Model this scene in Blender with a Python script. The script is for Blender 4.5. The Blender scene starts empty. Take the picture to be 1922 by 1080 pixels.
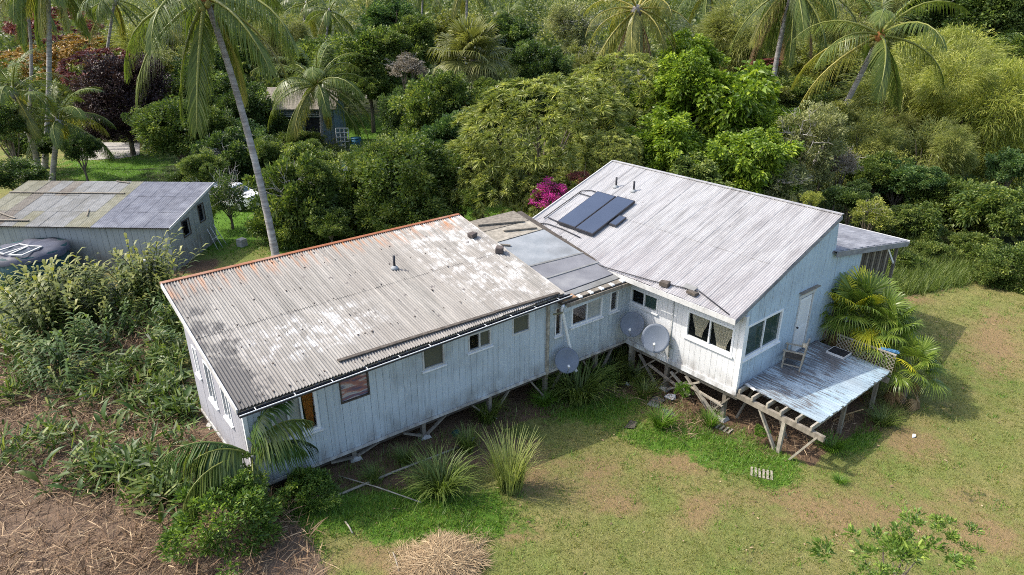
import bpy, math, random
import numpy as np
from mathutils import Vector, Matrix
random.seed(7)
SC = bpy.context.scene
COL = SC.collection
rad = math.radians

# ------------------------------------------------------------------ camera
FPX, YAW, PIT, ROLL = 1262.54, .8856, .4101, -.0023       # focal length for a 1922 px wide frame
CAM = np.array([-16.9454, -9.6116, 11.4677])
fw = np.array([math.cos(YAW)*math.cos(PIT), math.sin(YAW)*math.cos(PIT), -math.sin(PIT)])
rt = np.array([math.sin(YAW), -math.cos(YAW), 0.0]); up = np.cross(rt, fw)
rt, up = rt*math.cos(ROLL)+up*math.sin(ROLL), up*math.cos(ROLL)-rt*math.sin(ROLL)
cd = bpy.data.cameras.new('camera'); cam = bpy.data.objects.new('camera', cd); COL.objects.link(cam)
cd.sensor_width = 36; cd.lens = FPX/1922*36; cd.clip_end = 6000; cd.clip_start = .1
M = Matrix.Identity(4)
for i in range(3):
    M[i][0], M[i][1], M[i][2], M[i][3] = rt[i], up[i], -fw[i], CAM[i]
cam.matrix_world = M; SC.camera = cam

# ------------------------------------------------------------------ light
SUN_AZ, SUN_EL = math.atan2(.70, -.714), rad(50)             # direction towards the sun in plan, elevation
w = bpy.data.worlds.new('World'); SC.world = w; w.use_nodes = True
wn = w.node_tree; sky = wn.nodes.new('ShaderNodeTexSky'); sky.sky_type = 'NISHITA'; sky.sun_disc = False
sky.sun_elevation = SUN_EL; sky.sun_rotation = math.pi/2-SUN_AZ; sky.air_density = 1.0; sky.dust_density = 3.2; sky.ozone_density = 1.0
bg = wn.nodes['Background']; wn.links.new(sky.outputs[0], bg.inputs[0]); bg.inputs[1].default_value = .15
sl = bpy.data.lights.new('sun', 'SUN'); sun = bpy.data.objects.new('sun', sl); COL.objects.link(sun)
sl.energy = 2.0; sl.angle = rad(.6); sl.color = (1, .945, .85)
sdir = Vector((math.cos(SUN_AZ)*math.cos(SUN_EL), math.sin(SUN_AZ)*math.cos(SUN_EL), math.sin(SUN_EL)))
sun.rotation_euler = sdir.to_track_quat('Z', 'Y').to_euler(); sun.location = (0, 0, 40)
vs = SC.view_settings; vs.view_transform = 'Standard'; vs.look = 'None'; vs.gamma = 1; vs.exposure = 1.2
SC.cycles.use_denoising = False; SC.cycles.filter_width = 1.0; SC.cycles.max_bounces = 6; SC.cycles.transparent_max_bounces = 8; SC.cycles.caustics_reflective = False; SC.cycles.caustics_refractive = False

# ------------------------------------------------------------------ placing helpers (real 3-D points)
def smooth(a, b, x):
    t = np.clip((np.asarray(x, float)-a)/(b-a), 0, 1); return t*t*(3-2*t)
def gz(x, y):
    x = np.asarray(x, float); y = np.asarray(y, float)
    front = -.35-1.0*smooth(-14, 0, x)
    b = np.maximum(smooth(5, 14, y), smooth(8, 18, x))
    z = front*(1-b)+(-.75)*b
    near = np.exp(-((x-2)**2+(y-2)**2)/900)
    return z+.06*np.sin(x*.45+1)*np.sin(y*.38)*near+.03*np.sin(x*1.3)*np.cos(y*1.1+2)*near
def ray(px, py): return fw+rt*(px-961)/FPX-up*(py-540)/FPX
def ground(px, py):
    d = ray(px, py); z = -.8
    for _ in range(8):
        p = CAM+d*(z-CAM[2])/d[2]; z = float(gz(p[0], p[1]))
    return np.array([p[0], p[1], z])
FH = np.array([math.cos(YAW), math.sin(YAW), 0])
def at(px, py, t):
    d = ray(px, py); return CAM+d*(t/(d@FH))

# ------------------------------------------------------------------ materials
class NT:
    def __init__(s, name, rough=.8, spec=.3):
        s.m = bpy.data.materials.new(name); s.m.use_nodes = True; s.t = s.m.node_tree; s.b = s.t.nodes['Principled BSDF']
        s.b.inputs['Roughness'].default_value = rough; s.b.inputs['Specular IOR Level'].default_value = spec
    def n(s, ty, **k):
        nd = s.t.nodes.new(ty)
        for a, v in k.items(): setattr(nd, a, v)
        return nd
    def put(s, inp, v):
        if isinstance(v, bpy.types.NodeSocket): s.t.links.new(v, inp)
        elif isinstance(v, (tuple, list)) and len(v) == 3 and inp.type == 'RGBA': inp.default_value = (*v, 1)
        else: inp.default_value = v
    def pos(s, scale=(1, 1, 1), obj=False):
        if obj: o = s.n('ShaderNodeTexCoord').outputs['Object']
        else: o = s.n('ShaderNodeNewGeometry').outputs['Position']
        mp = s.n('ShaderNodeMapping'); s.t.links.new(o, mp.inputs['Vector']); mp.inputs['Scale'].default_value = scale
        return mp.outputs[0]
    def noise(s, sc=1., det=4, vec=None, rough=.55, dist=0):
        nd = s.n('ShaderNodeTexNoise'); nd.inputs['Scale'].default_value = sc; nd.inputs['Detail'].default_value = det
        nd.inputs['Roughness'].default_value = rough; nd.inputs['Distortion'].default_value = dist
        if vec is not None: s.t.links.new(vec, nd.inputs['Vector'])
        return nd.outputs['Fac']
    def ramp(s, f, stops):
        nd = s.n('ShaderNodeValToRGB'); cr = nd.color_ramp
        while len(cr.elements) < len(stops): cr.elements.new(.5)
        for e, (p, c) in zip(cr.elements, stops):
            e.position = p; e.color = (*c, 1) if isinstance(c, (tuple, list)) else (c, c, c, 1)
        s.t.links.new(f, nd.inputs[0]); return nd.outputs[0]
    def mix(s, f, a, b, mode='MIX'):
        nd = s.n('ShaderNodeMix', data_type='RGBA', blend_type=mode)
        s.put(nd.inputs[0], f); s.put(nd.inputs[6], a); s.put(nd.inputs[7], b); return nd.outputs[2]
    def math(s, op, a, b=0., clamp=False):
        nd = s.n('ShaderNodeMath', operation=op, use_clamp=clamp); s.put(nd.inputs[0], a); s.put(nd.inputs[1], b); return nd.outputs[0]
    def sep(s, vec):
        nd = s.n('ShaderNodeSeparateXYZ'); s.t.links.new(vec, nd.inputs[0]); return nd.outputs
    def rng(s, v, a, b, c=0., d=1.):
        nd = s.n('ShaderNodeMapRange'); nd.clamp = True; s.put(nd.inputs[0], v)
        for i, q in enumerate((a, b, c, d)): nd.inputs[1+i].default_value = q
        return nd.outputs[0]
    def rand(s): return s.n('ShaderNodeObjectInfo').outputs['Random']
    def attr(s, name):
        nd = s.n('ShaderNodeAttribute'); nd.attribute_name = name; return nd.outputs
    def color(s, c): s.put(s.b.inputs['Base Color'], c)
    def bump(s, h, st=.3, d=.02):
        nd = s.n('ShaderNodeBump'); nd.inputs['Strength'].default_value = st; nd.inputs['Distance'].default_value = d
        s.t.links.new(h, nd.inputs['Height']); s.t.links.new(nd.outputs[0], s.b.inputs['Normal'])

def paint(name, base, dirt, amount=.5, wear=None, axis=(9, 9, .5), rough=.75):
    k = NT(name, rough, .25)
    st = k.noise(1., 5, k.pos(axis), .65)
    pa = k.noise(.9, 4, k.pos())
    c = k.mix(k.rng(st, .52, .85, 0, amount), base, dirt)
    c = k.mix(k.rng(pa, .5, .75, 0, amount*.7), c, dirt)
    v = k.rand(); c = k.mix(k.rng(v, 0, 1, 0, .16), c, tuple(x*.7 for x in base))
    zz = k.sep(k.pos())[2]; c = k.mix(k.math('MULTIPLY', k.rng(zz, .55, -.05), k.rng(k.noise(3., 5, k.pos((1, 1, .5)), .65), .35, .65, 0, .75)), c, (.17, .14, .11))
    mo = k.noise(1., 6, k.pos((7, 7, .9)), .72); c = k.mix(k.rng(mo, .60, .70, 0, .5*amount), c, tuple(x*.55 for x in dirt))
    if wear:
        f = k.noise(1., 6, k.pos((14, 14, 1.1)), .7)
        c = k.mix(k.rng(f, .57, .62, 0, .85), c, wear)
    k.color(c); k.bump(st, .25, .01); return k.m
def plain(name, c, rough=.7, metal=0, spec=.3, var=.3, sc=3.):
    k = NT(name, rough, spec); f = k.noise(sc, 5, k.pos()); k.b.inputs['Metallic'].default_value = metal
    k.color(k.mix(k.rng(f, .3, .7, 0, 1), tuple(x*(1-var) for x in c), tuple(min(1, x*(1+var*.6)) for x in c))); k.bump(f, .1, .005); return k.m
def wood(name, c, axis=(20, 20, 20), dark=.45):
    k = NT(name, .85, .2); f = k.noise(1., 5, k.pos(axis), .6); g = k.noise(1.2, 3, k.pos())
    a = k.mix(k.rng(f, .35, .7), tuple(x*dark for x in c), c)
    k.color(k.mix(k.rng(k.rand(), 0, 1, 0, .45), k.mix(k.rng(g, .45, .8, 0, .5), a, tuple(x*.5 for x in c)), tuple(x*.55 for x in c))); k.bump(f, .3, .01); return k.m
def leafmat(name, c0, c1, c2, trans=.34, rough=.5, gain=1.9):
    c0, c1, c2 = (tuple(min(.9, x*gain*w_) for x, w_ in zip(c, (1.08, 1., .85))) for c in (c0, c1, c2))
    k = NT(name, rough-.04, .4); t = k.attr('tint')[2]
    c = k.ramp(t, [(0, c0), (.5, c1), (1, c2)])
    c = k.mix(k.rng(k.rand(), 0, 1, 0, .3), c, tuple(x*.72 for x in c1))
    k.color(c)
    tr = k.n('ShaderNodeBsdfTranslucent'); k.put(tr.inputs['Color'], k.mix(1., c, (1.25, 1.3, .7), 'MULTIPLY'))
    mx = k.n('ShaderNodeMixShader'); mx.inputs[0].default_value = trans
    out = k.t.nodes['Material Output']; k.t.links.new(k.b.outputs[0], mx.inputs[1]); k.t.links.new(tr.outputs[0], mx.inputs[2]); k.t.links.new(mx.outputs[0], out.inputs[0])
    return k.m

MT = {}
MT['siding'] = paint('blue_white_siding_paint', (.47, .53, .565), (.19, .205, .20), .8, axis=(13, 13, .55))
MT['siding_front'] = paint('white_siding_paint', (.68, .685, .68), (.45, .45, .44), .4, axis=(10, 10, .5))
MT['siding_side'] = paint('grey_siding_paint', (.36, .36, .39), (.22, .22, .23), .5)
MT['gable'] = paint('pale_blue_siding_paint', (.42, .52, .60), (.28, .33, .38), .75, wear=(.26, .28, .29), axis=(12, 12, .35))
MT['trim'] = paint('white_trim_paint', (.76, .77, .77), (.42, .41, .38), .5, axis=(5, 5, 5))
MT['trim_grey'] = paint('weathered_trim_paint', (.55, .55, .53), (.2, .19, .17), .8, axis=(6, 6, 6))
MT['shedwall'] = paint('grey_shed_siding', (.33, .35, .34), (.15, .16, .14), .8, axis=(6, 6, .5))
MT['hutwall'] = paint('faded_teal_siding', (.15, .21, .23), (.07, .085, .085), .8)
MT['wood'] = wood('weathered_timber', (.33, .29, .23), (7, 7, 2))
MT['woodlight'] = wood('bleached_timber', (.5, .45, .36), (6, 6, 6))
MT['wooddark'] = wood('dark_timber', (.13, .11, .09), (8, 8, 8))
MT['orange_wood'] = wood('raw_orange_timber', (.5, .3, .17), (6, 6, 6))
MT['concrete'] = plain('concrete', (.42, .41, .38), .9)
MT['stone'] = plain('dark_lava_stone', (.11, .09, .08), .95, var=.5, sc=12)
MT['black'] = plain('black_plastic', (.03, .03, .035), .5)
MT['gutter'] = plain('black_gutter', (.035, .035, .04), .5)
MT['dish'] = plain('blue_grey_dish_enamel', (.15, .175, .215), .5, var=.12)
MT['dishframe'] = plain('galvanised_bracket', (.45, .46, .47), .5, .3)
MT['white_plastic'] = plain('white_plastic', (.75, .76, .75), .5, var=.1)
MT['curtain'] = plain('cream_curtain', (.62, .54, .40), .9, var=.15)
MT['orangecloth'] = plain('orange_cloth', (.6, .22, .03), .9, var=.4, sc=8)
MT['tank'] = plain('teal_tank_wall', (.012, .055, .065), .6)
MT['tarp'] = plain('blue_grey_tank_cover', (.075, .08, .105), .55, var=.3, sc=1.5)
MT['rubber'] = plain('rubber', (.02, .02, .02), .9)
MT['carwhite'] = plain('white_car_paint', (.72, .73, .74), .25, spec=.5, var=.05)
MT['redlamp'] = plain('red_lamp', (.5, .02, .02), .2)
MT['bluebin'] = plain('blue_bin', (.02, .12, .2), .5)
MT['road'] = plain('pale_driveway', (.36, .34, .31), .95)
MT['husk'] = plain('orange_palm_husk', (.42, .18, .06), .9, var=.5, sc=6)
MT['coconut'] = plain('green_coconut', (.28, .27, .07), .6, var=.3)
def mk_glass(name, tint, f):
    k = NT(name, .06, .5); k.color(tint)
    tr = k.n('ShaderNodeBsdfTransparent'); tr.inputs[0].default_value = (.93, .95, .95, 1)
    mx = k.n('ShaderNodeMixShader'); mx.inputs[0].default_value = f; out = k.t.nodes['Material Output']
    k.t.links.new(tr.outputs[0], mx.inputs[1]); k.t.links.new(k.b.outputs[0], mx.inputs[2]); k.t.links.new(mx.outputs[0], out.inputs[0]); return k.m
MT['glass'] = mk_glass('window_glass', (.02, .025, .025), .14)
MT['glassdark'] = mk_glass('green_window_glass', (.03, .06, .05), .85)
MT['screen'] = plain('insect_screen', (.10, .10, .07), .9, var=.1)
MT['dusty_glass'] = plain('dusty_pane', (.33, .35, .33), .25, spec=.5, var=.15)
def mk_striped():
    k = NT('striped_blanket', .9); x = k.sep(k.pos((1, 1, 1)))[2]
    f = k.noise(1., 3, k.pos((1.2, 1, 6)))
    k.color(k.ramp(f, [(.3, (.07, .08, .14)), (.45, (.35, .16, .12)), (.52, (.45, .42, .4)), (.6, (.1, .1, .17)), (.7, (.3, .13, .1))])); return k.m
MT['striped'] = mk_striped()
def mk_solar():
    k = NT('solar_collector_glass', .12, .5); f = k.noise(.7, 2, k.pos())
    k.color(k.mix(f, (.022, .032, .058), (.05, .065, .10))); k.b.inputs['Coat Weight'].default_value = .3; return k.m
MT['solar'] = mk_solar()
def mk_metal_a():
    k = NT('weathered_cream_roof_iron', .6, .3); p = k.pos(); x, y, z = k.sep(p)
    st = k.noise(1., 5, k.pos((9, .45, .45)), .65)
    big = k.noise(.35, 4, p); fine = k.noise(14, 3, p)
    c = k.mix(k.rng(st, .35, .7), (.175, .168, .152), (.365, .347, .315))
    c = k.mix(k.rng(big, .42, .62, 0, .45), c, (.19, .172, .152))
    # chalky white bands where coating has been brushed on
    wn_ = k.noise(1., 4, k.pos((1.7, 2.3, 2.3)), .72)
    band = k.math('MULTIPLY', k.rng(k.noise(.32, 2, k.pos((.5, 1.3, 1.3))), .45, .55), k.rng(wn_, .50, .62))
    stk = k.rng(k.noise(1., 3, k.pos((12, 1.3, 1.3)), .6), .40, .6)
    def win(v, a, b, e=.7): return k.math('MULTIPLY', k.rng(v, a-e, a+e), k.rng(v, b+e, b-e))
    area = k.math('MAXIMUM', k.math('MULTIPLY', win(x, -12.4, -9.0), win(y, 5.5, 6.9, .4)), k.math('MULTIPLY', win(x, -6.2, -3.0), k.rng(y, 4.6, 7.5, .35, 1.)))
    band = k.math('MULTIPLY', k.rng(wn_, .46, .60), k.rng(area, .1, .7))
    c = k.mix(k.math('MULTIPLY', k.math('MULTIPLY', band, stk), .95), c, (.66, .66, .65))
    # rust running down from ridge cap
    rn = k.noise(1., 4, k.pos((5, .5, .5)), .6)
    c = k.mix(k.math('MULTIPLY', k.rng(y, 8.9, 9.9), k.rng(rn, .5, .66)), c, (.42, .15, .03))
    # black lichen on verge and in spots
    ln = k.noise(2.2, 5, p, .65)
    verge = k.math('MULTIPLY', k.rng(x, -12.1, -13.4), k.rng(y, 9.6, 5.0, .35, 1.))
    c = k.mix(k.rng(k.math('ADD', verge, k.rng(ln, .3, .7, -.55, .35)), .35, .6, 0, .9), c, (.07, .07, .07))
    sp = k.n('ShaderNodeTexVoronoi'); sp.inputs['Scale'].default_value = 1.9; k.t.links.new(p, sp.inputs['Vector'])
    c = k.mix(k.math('MULTIPLY', k.rng(sp.outputs['Distance'], .16, .08), k.rng(fine, .42, .55)), c, (.10, .09, .09))
    c = k.mix(k.rng(k.rand(), 0, 1, 0, .12), c, (.25, .22, .2))
    k.color(c); return k.m
MT['metal_a'] = mk_metal_a()
def mk_metal_b():
    k = NT('chalky_white_roof_iron', .55, .3); p = k.pos(); x, y, z = k.sep(p)
    st = k.noise(1., 5, k.pos((.5, 9, .5)), .7); big = k.noise(.3, 4, p)
    c = k.mix(k.rng(st, .38, .62), (.20, .195, .192), (.36, .357, .352))
    lo = k.math('MULTIPLY', k.rng(x, 2.0, -.6), k.rng(big, .35, .6))
    c = k.mix(k.math('MULTIPLY', lo, .7), c, (.235, .215, .22))
    c = k.mix(k.math('MULTIPLY', k.rng(y, 4, -.4), .4), c, (.21, .20, .205))
    w2 = k.noise(1., 5, k.pos((.35, 2.6, 1)), .7)
    c = k.mix(k.math('MULTIPLY', k.rng(k.math('ADD', w2, k.rng(y, 3, 9, 0, .1)), .42, .68), .6), c, (.45, .45, .447))
    sc = k.noise(9, 2, k.pos((.5, 1, 1))); c = k.mix(k.rng(sc, .72, .76, 0, .9), c, (.10, .09, .09))
    c = k.mix(k.rng(k.rand(), 0, 1, 0, .14), c, (.4, .38, .39))
    k.color(c); return k.m
MT['metal_b'] = mk_metal_b()
def mk_sheet(name, a, b, stain, axis=(3, 3, 3)):
    k = NT(name, .65, .3); st = k.noise(1., 5, k.pos(axis), .65); g = k.noise(.8, 4, k.pos())
    c = k.mix(k.rng(st, .35, .7), a, b); c = k.mix(k.rng(g, .5, .7, 0, .7), c, stain)
    c = k.mix(k.rng(k.rand(), 0, 1, 0, .25), c, tuple(x*.5 for x in a)); k.color(c); return k.m
MT['sheet_grey'] = mk_sheet('blue_grey_iron', (.11, .115, .14), (.19, .20, .235), (.26, .27, .30))
MT['sheet_moss'] = mk_sheet('mossy_iron', (.17, .165, .11), (.27, .26, .20), (.14, .125, .06))
MT['sheet_brown'] = mk_sheet('brown_stained_iron', (.14, .12, .095), (.23, .21, .175), (.09, .065, .05))
MT['sheet_pale'] = mk_sheet('pale_iron', (.19, .19, .18), (.28, .28, .27), (.13, .125, .10))
MT['annex'] = mk_sheet('silver_blue_shingle', (.17, .175, .195), (.34, .345, .365), (.10, .10, .115), (1, 8, 8))
MT['rust'] = mk_sheet('rusty_flashing', (.26, .09, .04), (.36, .14, .06), (.42, .28, .2), (3, 3, 3))
MT['felt'] = mk_sheet('grey_roofing_felt', (.17, .17, .18), (.24, .24, .25), (.33, .33, .32), (1.5, 1.5, 1.5))
MT['felt_pale'] = mk_sheet('pale_blue_roof_sheet', (.23, .25, .26), (.33, .345, .35), (.16, .165, .165), (1.5, 1.5, 1.5))
def mk_deck():
    k = NT('worn_blue_deck_paint', .85, .2)
    st = k.noise(1., 6, k.pos((16, 1.6, 1)), .75); big = k.noise(.9, 5, k.pos()); x, y, z = k.sep(k.pos())
    c = k.mix(k.rng(big, .3, .7), (.25, .37, .45), (.42, .50, .54))
    wear = k.math('ADD', k.rng(st, .3, .75, -.5, .5), k.math('ADD', k.rng(y, -2.4, -.6, -.22, .2), k.rng(big, .35, .65, .22, -.22)))
    c = k.mix(k.rng(wear, -.14, .05, 0, .9), c, (.12, .10, .09)); c = k.mix(k.rng(k.rand(), 0, 1, 0, .45), c, (.19, .21, .23))
    k.color(c); k.bump(st, .4, .01); return k.m
MT['deck'] = mk_deck()
def mk_trunk(name, a, b, sc=(1.5, 1.5, 9)):
    k = NT(name, .9, .2); f = k.noise(1., 4, k.pos(sc)); g = k.noise(1.2, 3, k.pos())
    c = k.mix(k.rng(f, .4, .62), a, b); k.color(k.mix(k.rng(g, .45, .7, 0, .6), c, tuple(x*.55 for x in b))); k.bump(f, .5, .02); return k.m
MT['palmtrunk'] = mk_trunk('grey_palm_trunk', (.22, .20, .19), (.40, .38, .36))
MT['bark'] = mk_trunk('brown_bark', (.10, .08, .06), (.20, .17, .13), (5, 5, 1.5))
MT['twig'] = mk_trunk('bleached_twigs', (.3, .28, .25), (.45, .42, .38))

LM = {}
def L_(n, *a, **k): LM[n] = leafmat(n+'_leaves', *a, **k)
L_('dark', (.012, .026, .008), (.036, .066, .019), (.12, .165, .05))
L_('mid', (.018, .038, .009), (.06, .095, .022), (.18, .215, .06))
L_('olive', (.04, .055, .016), (.10, .12, .035), (.21, .22, .075))
L_('bright', (.025, .055, .006), (.085, .14, .016), (.24, .31, .045))
L_('yellow', (.05, .07, .014), (.135, .165, .034), (.29, .305, .085))
L_('sage', (.05, .065, .03), (.135, .155, .075), (.28, .30, .16))
L_('feather', (.04, .06, .018), (.12, .145, .042), (.25, .27, .085))
L_('drac', (.022, .036, .010), (.105, .135, .036), (.33, .355, .12), rough=.42)
L_('bluegreen', (.014, .036, .013), (.045, .088, .03), (.13, .18, .06))
L_('purple', (.010, .006, .008), (.022, .012, .014), (.06, .035, .035), trans=.1)
L_('redleaf', (.05, .014, .02), (.15, .045, .05), (.27, .10, .09), trans=.2, gain=1.2)
L_('orange', (.10, .07, .02), (.26, .16, .035), (.38, .26, .06), trans=.2, gain=1.2)
L_('magenta', (.05, .07, .02), (.42, .03, .32), (.68, .07, .55), trans=.3, gain=1.2)
L_('greytwig', (.10, .09, .07), (.2, .18, .15), (.3, .28, .24), trans=.05, gain=1.2)
L_('cocos', (.03, .055, .012), (.085, .13, .03), (.21, .24, .07), rough=.4, gain=1.3)
L_('cocos_yellow', (.06, .08, .02), (.15, .17, .04), (.33, .31, .09), rough=.4, gain=1.3)
L_('deadfrond', (.10, .07, .035), (.22, .15, .08), (.34, .26, .15), trans=.1, rough=.8, gain=1.2)
L_('fan', (.03, .06, .012), (.105, .17, .03), (.32, .40, .095), rough=.38, gain=1.25)
L_('ginger', (.018, .038, .008), (.07, .11, .022), (.27, .29, .085), gain=1.1)
L_('helic', (.018, .045, .012), (.045, .10, .022), (.14, .21, .06), gain=1.1)
L_('grass', (.03, .055, .012), (.10, .155, .035), (.25, .31, .10), gain=1.2)
L_('palegrass', (.08, .11, .035), (.2, .25, .09), (.40, .45, .20), gain=1.2)
L_('lush', (.035, .085, .010), (.095, .20, .022), (.21, .35, .055), gain=1.15)
L_('lawn', (.075, .10, .018), (.155, .185, .04), (.36, .33, .13), gain=1.1)
L_('thicket', (.015, .034, .009), (.055, .10, .022), (.20, .25, .075), gain=1.3)
L_('rusty', (.05, .03, .018), (.13, .08, .048), (.28, .20, .13), trans=.1, rough=.85, gain=1.)
L_('strawpale', (.16, .11, .07), (.34, .26, .17), (.56, .46, .32), trans=.05, rough=.85, gain=1.)
L_('bushgreen', (.028, .06, .012), (.085, .155, .03), (.26, .34, .08), gain=1.5)
L_('straw', (.07, .045, .03), (.20, .14, .095), (.50, .40, .28), trans=.05, rough=.85, gain=1.)

# ------------------------------------------------------------------ mesh helpers
class MB:
    def __init__(s): s.v = []; s.f = []
    def add(s, vs_, fs_):
        o = len(s.v); s.v += [tuple(map(float, q)) for q in vs_]; s.f += [tuple(i+o for i in q) for q in fs_]; return s
    def hexa(s, a):   # 8 corners: 4 bottom, 4 top
        return s.add(a, [(3, 2, 1, 0), (4, 5, 6, 7), (0, 1, 5, 4), (1, 2, 6, 5), (2, 3, 7, 6), (3, 0, 4, 7)])
    def box(s, x0, y0, z0, x1, y1, z1):
        return s.hexa([(x0, y0, z0), (x1, y0, z0), (x1, y1, z0), (x0, y1, z0), (x0, y0, z1), (x1, y0, z1), (x1, y1, z1), (x0, y1, z1)])
    def beam(s, p, q, w_, h, upv=(0, 0, 1)):
        p = Vector(p); q = Vector(q); d = (q-p).normalized(); u = Vector(upv)
        if abs(d.dot(u)) > .98: u = Vector((1, 0, 0))
        a = d.cross(u).normalized()*w_/2; b = a.cross(d).normalized()*h/2
        return s.hexa([p-a-b, p+a-b, q+a-b, q-a-b, p-a+b, p+a+b, q+a+b, q-a+b])
    def tube(s, pts, rs, n=8, cap=True):
        pts = [Vector(p) for p in pts]; rings = []
        if not isinstance(rs, (list, tuple)): rs = [rs]*len(pts)
        o = len(s.v)
        for i, p in enumerate(pts):
            d = (pts[min(i+1, len(pts)-1)]-pts[max(i-1, 0)]).normalized()
            u = Vector((0, 0, 1)) if abs(d.z) < .95 else Vector((1, 0, 0))
            a = d.cross(u).normalized(); b = a.cross(d)
            for k in range(n):
                t = 2*math.pi*k/n; s.v.append(tuple(p+(a*math.cos(t)+b*math.sin(t))*rs[i]))
        for i in range(len(pts)-1):
            for k in range(n):
                s.f.append((o+i*n+k, o+i*n+(k+1) % n, o+(i+1)*n+(k+1) % n, o+(i+1)*n+k))
        if cap:
            s.f.append(tuple(o+k for k in range(n))[::-1]); s.f.append(tuple(o+(len(pts)-1)*n+k for k in range(n)))
        return s
    def build(s, name, mat, parent=None, sm=False, local=False):
        me = bpy.data.meshes.new(name); me.from_pydata(s.v, [], s.f); me.update()
        return link(name, me, mat, parent, sm, local)
def wloc(o):
    p = Vector((0, 0, 0))
    while o is not None: p += o.location; o = o.parent
    return p
def link(name, me, mat, parent=None, sm=False, local=False):
    if mat is not None and not me.materials: me.materials.append(mat)
    if sm: me.polygons.foreach_set('use_smooth', [True]*len(me.polygons))
    o = bpy.data.objects.new(name, me); COL.objects.link(o)
    if parent is not None:
        o.parent = parent
        if not local: o.location = -wloc(parent)
    return o
def setmat(o, m):
    o.material_slots[0].link = 'OBJECT'; o.material_slots[0].material = m
def tag(o, label=None, cat=None, group=None, kind=None):
    if label: o['label'] = label
    if cat: o['category'] = cat
    if group: o['group'] = group
    if kind: o['kind'] = kind
    return o
def thing(name, loc, label, cat, group=None, rz=0, scale=None):
    o = bpy.data.objects.new(name, None); COL.objects.link(o); o.empty_display_size = .2
    o.location = tuple(map(float, loc)); o.rotation_euler = (0, 0, rz)
    if scale is not None: o.scale = scale
    return tag(o, label, cat, group)
def npmesh(name, V, T, tint=None, mat=None, smooth_=False):
    V = np.ascontiguousarray(V, np.float32); T = np.ascontiguousarray(T, np.int32)
    me = bpy.data.meshes.new(name); nv, nt = len(V), len(T)
    me.vertices.add(nv); me.vertices.foreach_set('co', V.ravel())
    me.loops.add(nt*3); me.loops.foreach_set('vertex_index', T.ravel())
    me.polygons.add(nt); me.polygons.foreach_set('loop_start', np.arange(0, nt*3, 3, dtype=np.int32))
    if smooth_: me.polygons.foreach_set('use_smooth', np.ones(nt, bool))
    me.update(calc_edges=True)
    if tint is not None:
        a = me.attributes.new('tint', 'FLOAT', 'POINT'); a.data.foreach_set('value', np.ascontiguousarray(tint, np.float32))
    if mat is not None: me.materials.append(mat)
    return me
def unit(a): return a/np.maximum(np.linalg.norm(a, axis=-1, keepdims=True), 1e-9)
def np_leaves(pos, d, nrm, Ln, Wd, rng, droop=.15, fold=.2):
    n = len(pos); d = unit(d); side = unit(np.cross(d, nrm)); nn = unit(np.cross(side, d))
    Ln = np.broadcast_to(Ln, n)[:, None]; Wd = np.broadcast_to(Wd, n)[:, None]
    mid = pos+d*Ln*.45; tip = pos+d*Ln; tip[:, 2] -= droop*Ln[:, 0]
    V = np.stack([pos, mid+side*Wd/2+nn*Wd*fold, tip, mid-side*Wd/2+nn*Wd*fold], 1).reshape(-1, 3)
    b = (np.arange(n)*4)[:, None]
    T = np.concatenate([b+np.array([[0, 2, 1]]), b+np.array([[0, 3, 2]])], 1).reshape(-1, 3)
    return V, T
def np_straps(pos, d, nrm, Ln, Wd, droop=.3):
    n = len(pos); d = unit(d); side = unit(np.cross(d, nrm))
    Ln = np.broadcast_to(Ln, n)[:, None]; Wd = np.broadcast_to(Wd, n)[:, None]; z = np.array([[0, 0, 1.]])
    m = pos+d*Ln*.55-z*droop*.22*Ln; tip = pos+d*Ln-z*droop*Ln
    V = np.stack([pos-side*Wd*.35, pos+side*Wd*.35, m+side*Wd/2, m-side*Wd/2, tip], 1).reshape(-1, 3)
    b = (np.arange(n)*5)[:, None]
    T = np.concatenate([b+np.array([[0, 1, 2]]), b+np.array([[0, 2, 3]]), b+np.array([[3, 2, 4]])], 1).reshape(-1, 3)
    return V, T
def rdir(rng, n): return unit(rng.normal(size=(n, 3)))
def clumps(rng, n, hollow=.55, low=-.55):
    out = []
    while len(out) < n:
        d = rdir(rng, 1)[0]
        if d[2] < low: continue
        out.append(d*rng.uniform(hollow, 1)**.6)
    return np.array(out)
def crown(seed, nc=45, cr=.3, nl=200, Ln=.06, Wd=.03, hollow=.5, low=-.5, upb=.3, droop=.15, jit=.7, flat=0.):
    """unit crown: leaf clumps spread through an uneven ellipsoid"""
    rng = np.random.default_rng(seed); cs = clumps(rng, nc, hollow, low)*.82; ph = rng.uniform(0, 6, 3)
    cs *= 1+.36*np.sin(cs[:, :1]*4.2+ph[0])*np.sin(cs[:, 1:2]*3.8+ph[1])+.18*np.sin(cs[:, 2:]*6+ph[2])
    P, Dv, TT = [], [], []
    for c in cs:
        k = rng.uniform(.6, 1.35); n = int(nl*k)
        q = rdir(rng, n)*(rng.random((n, 1))**.45)*cr*k; q[:, 2] *= (1-flat)
        P.append(c+q); Dv.append(unit(q)*.8+unit(c[None])*.5+np.array([[0, 0, upb]])+rng.normal(size=(n, 3))*jit*.6)
        TT.append(np.clip(rng.normal(.42+rng.normal()*.17, .22, n), 0, 1))
    P = np.concatenate(P); Dv = np.concatenate(Dv); TT = np.concatenate(TT); n = len(P)
    V, T = np_leaves(P, Dv, rdir(rng, n)+np.array([[0, 0, .6]]), Ln*rng.uniform(.6, 1.3, n), Wd*rng.uniform(.7, 1.25, n), rng, droop)
    return V, T, np.repeat(TT, 4)
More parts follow.
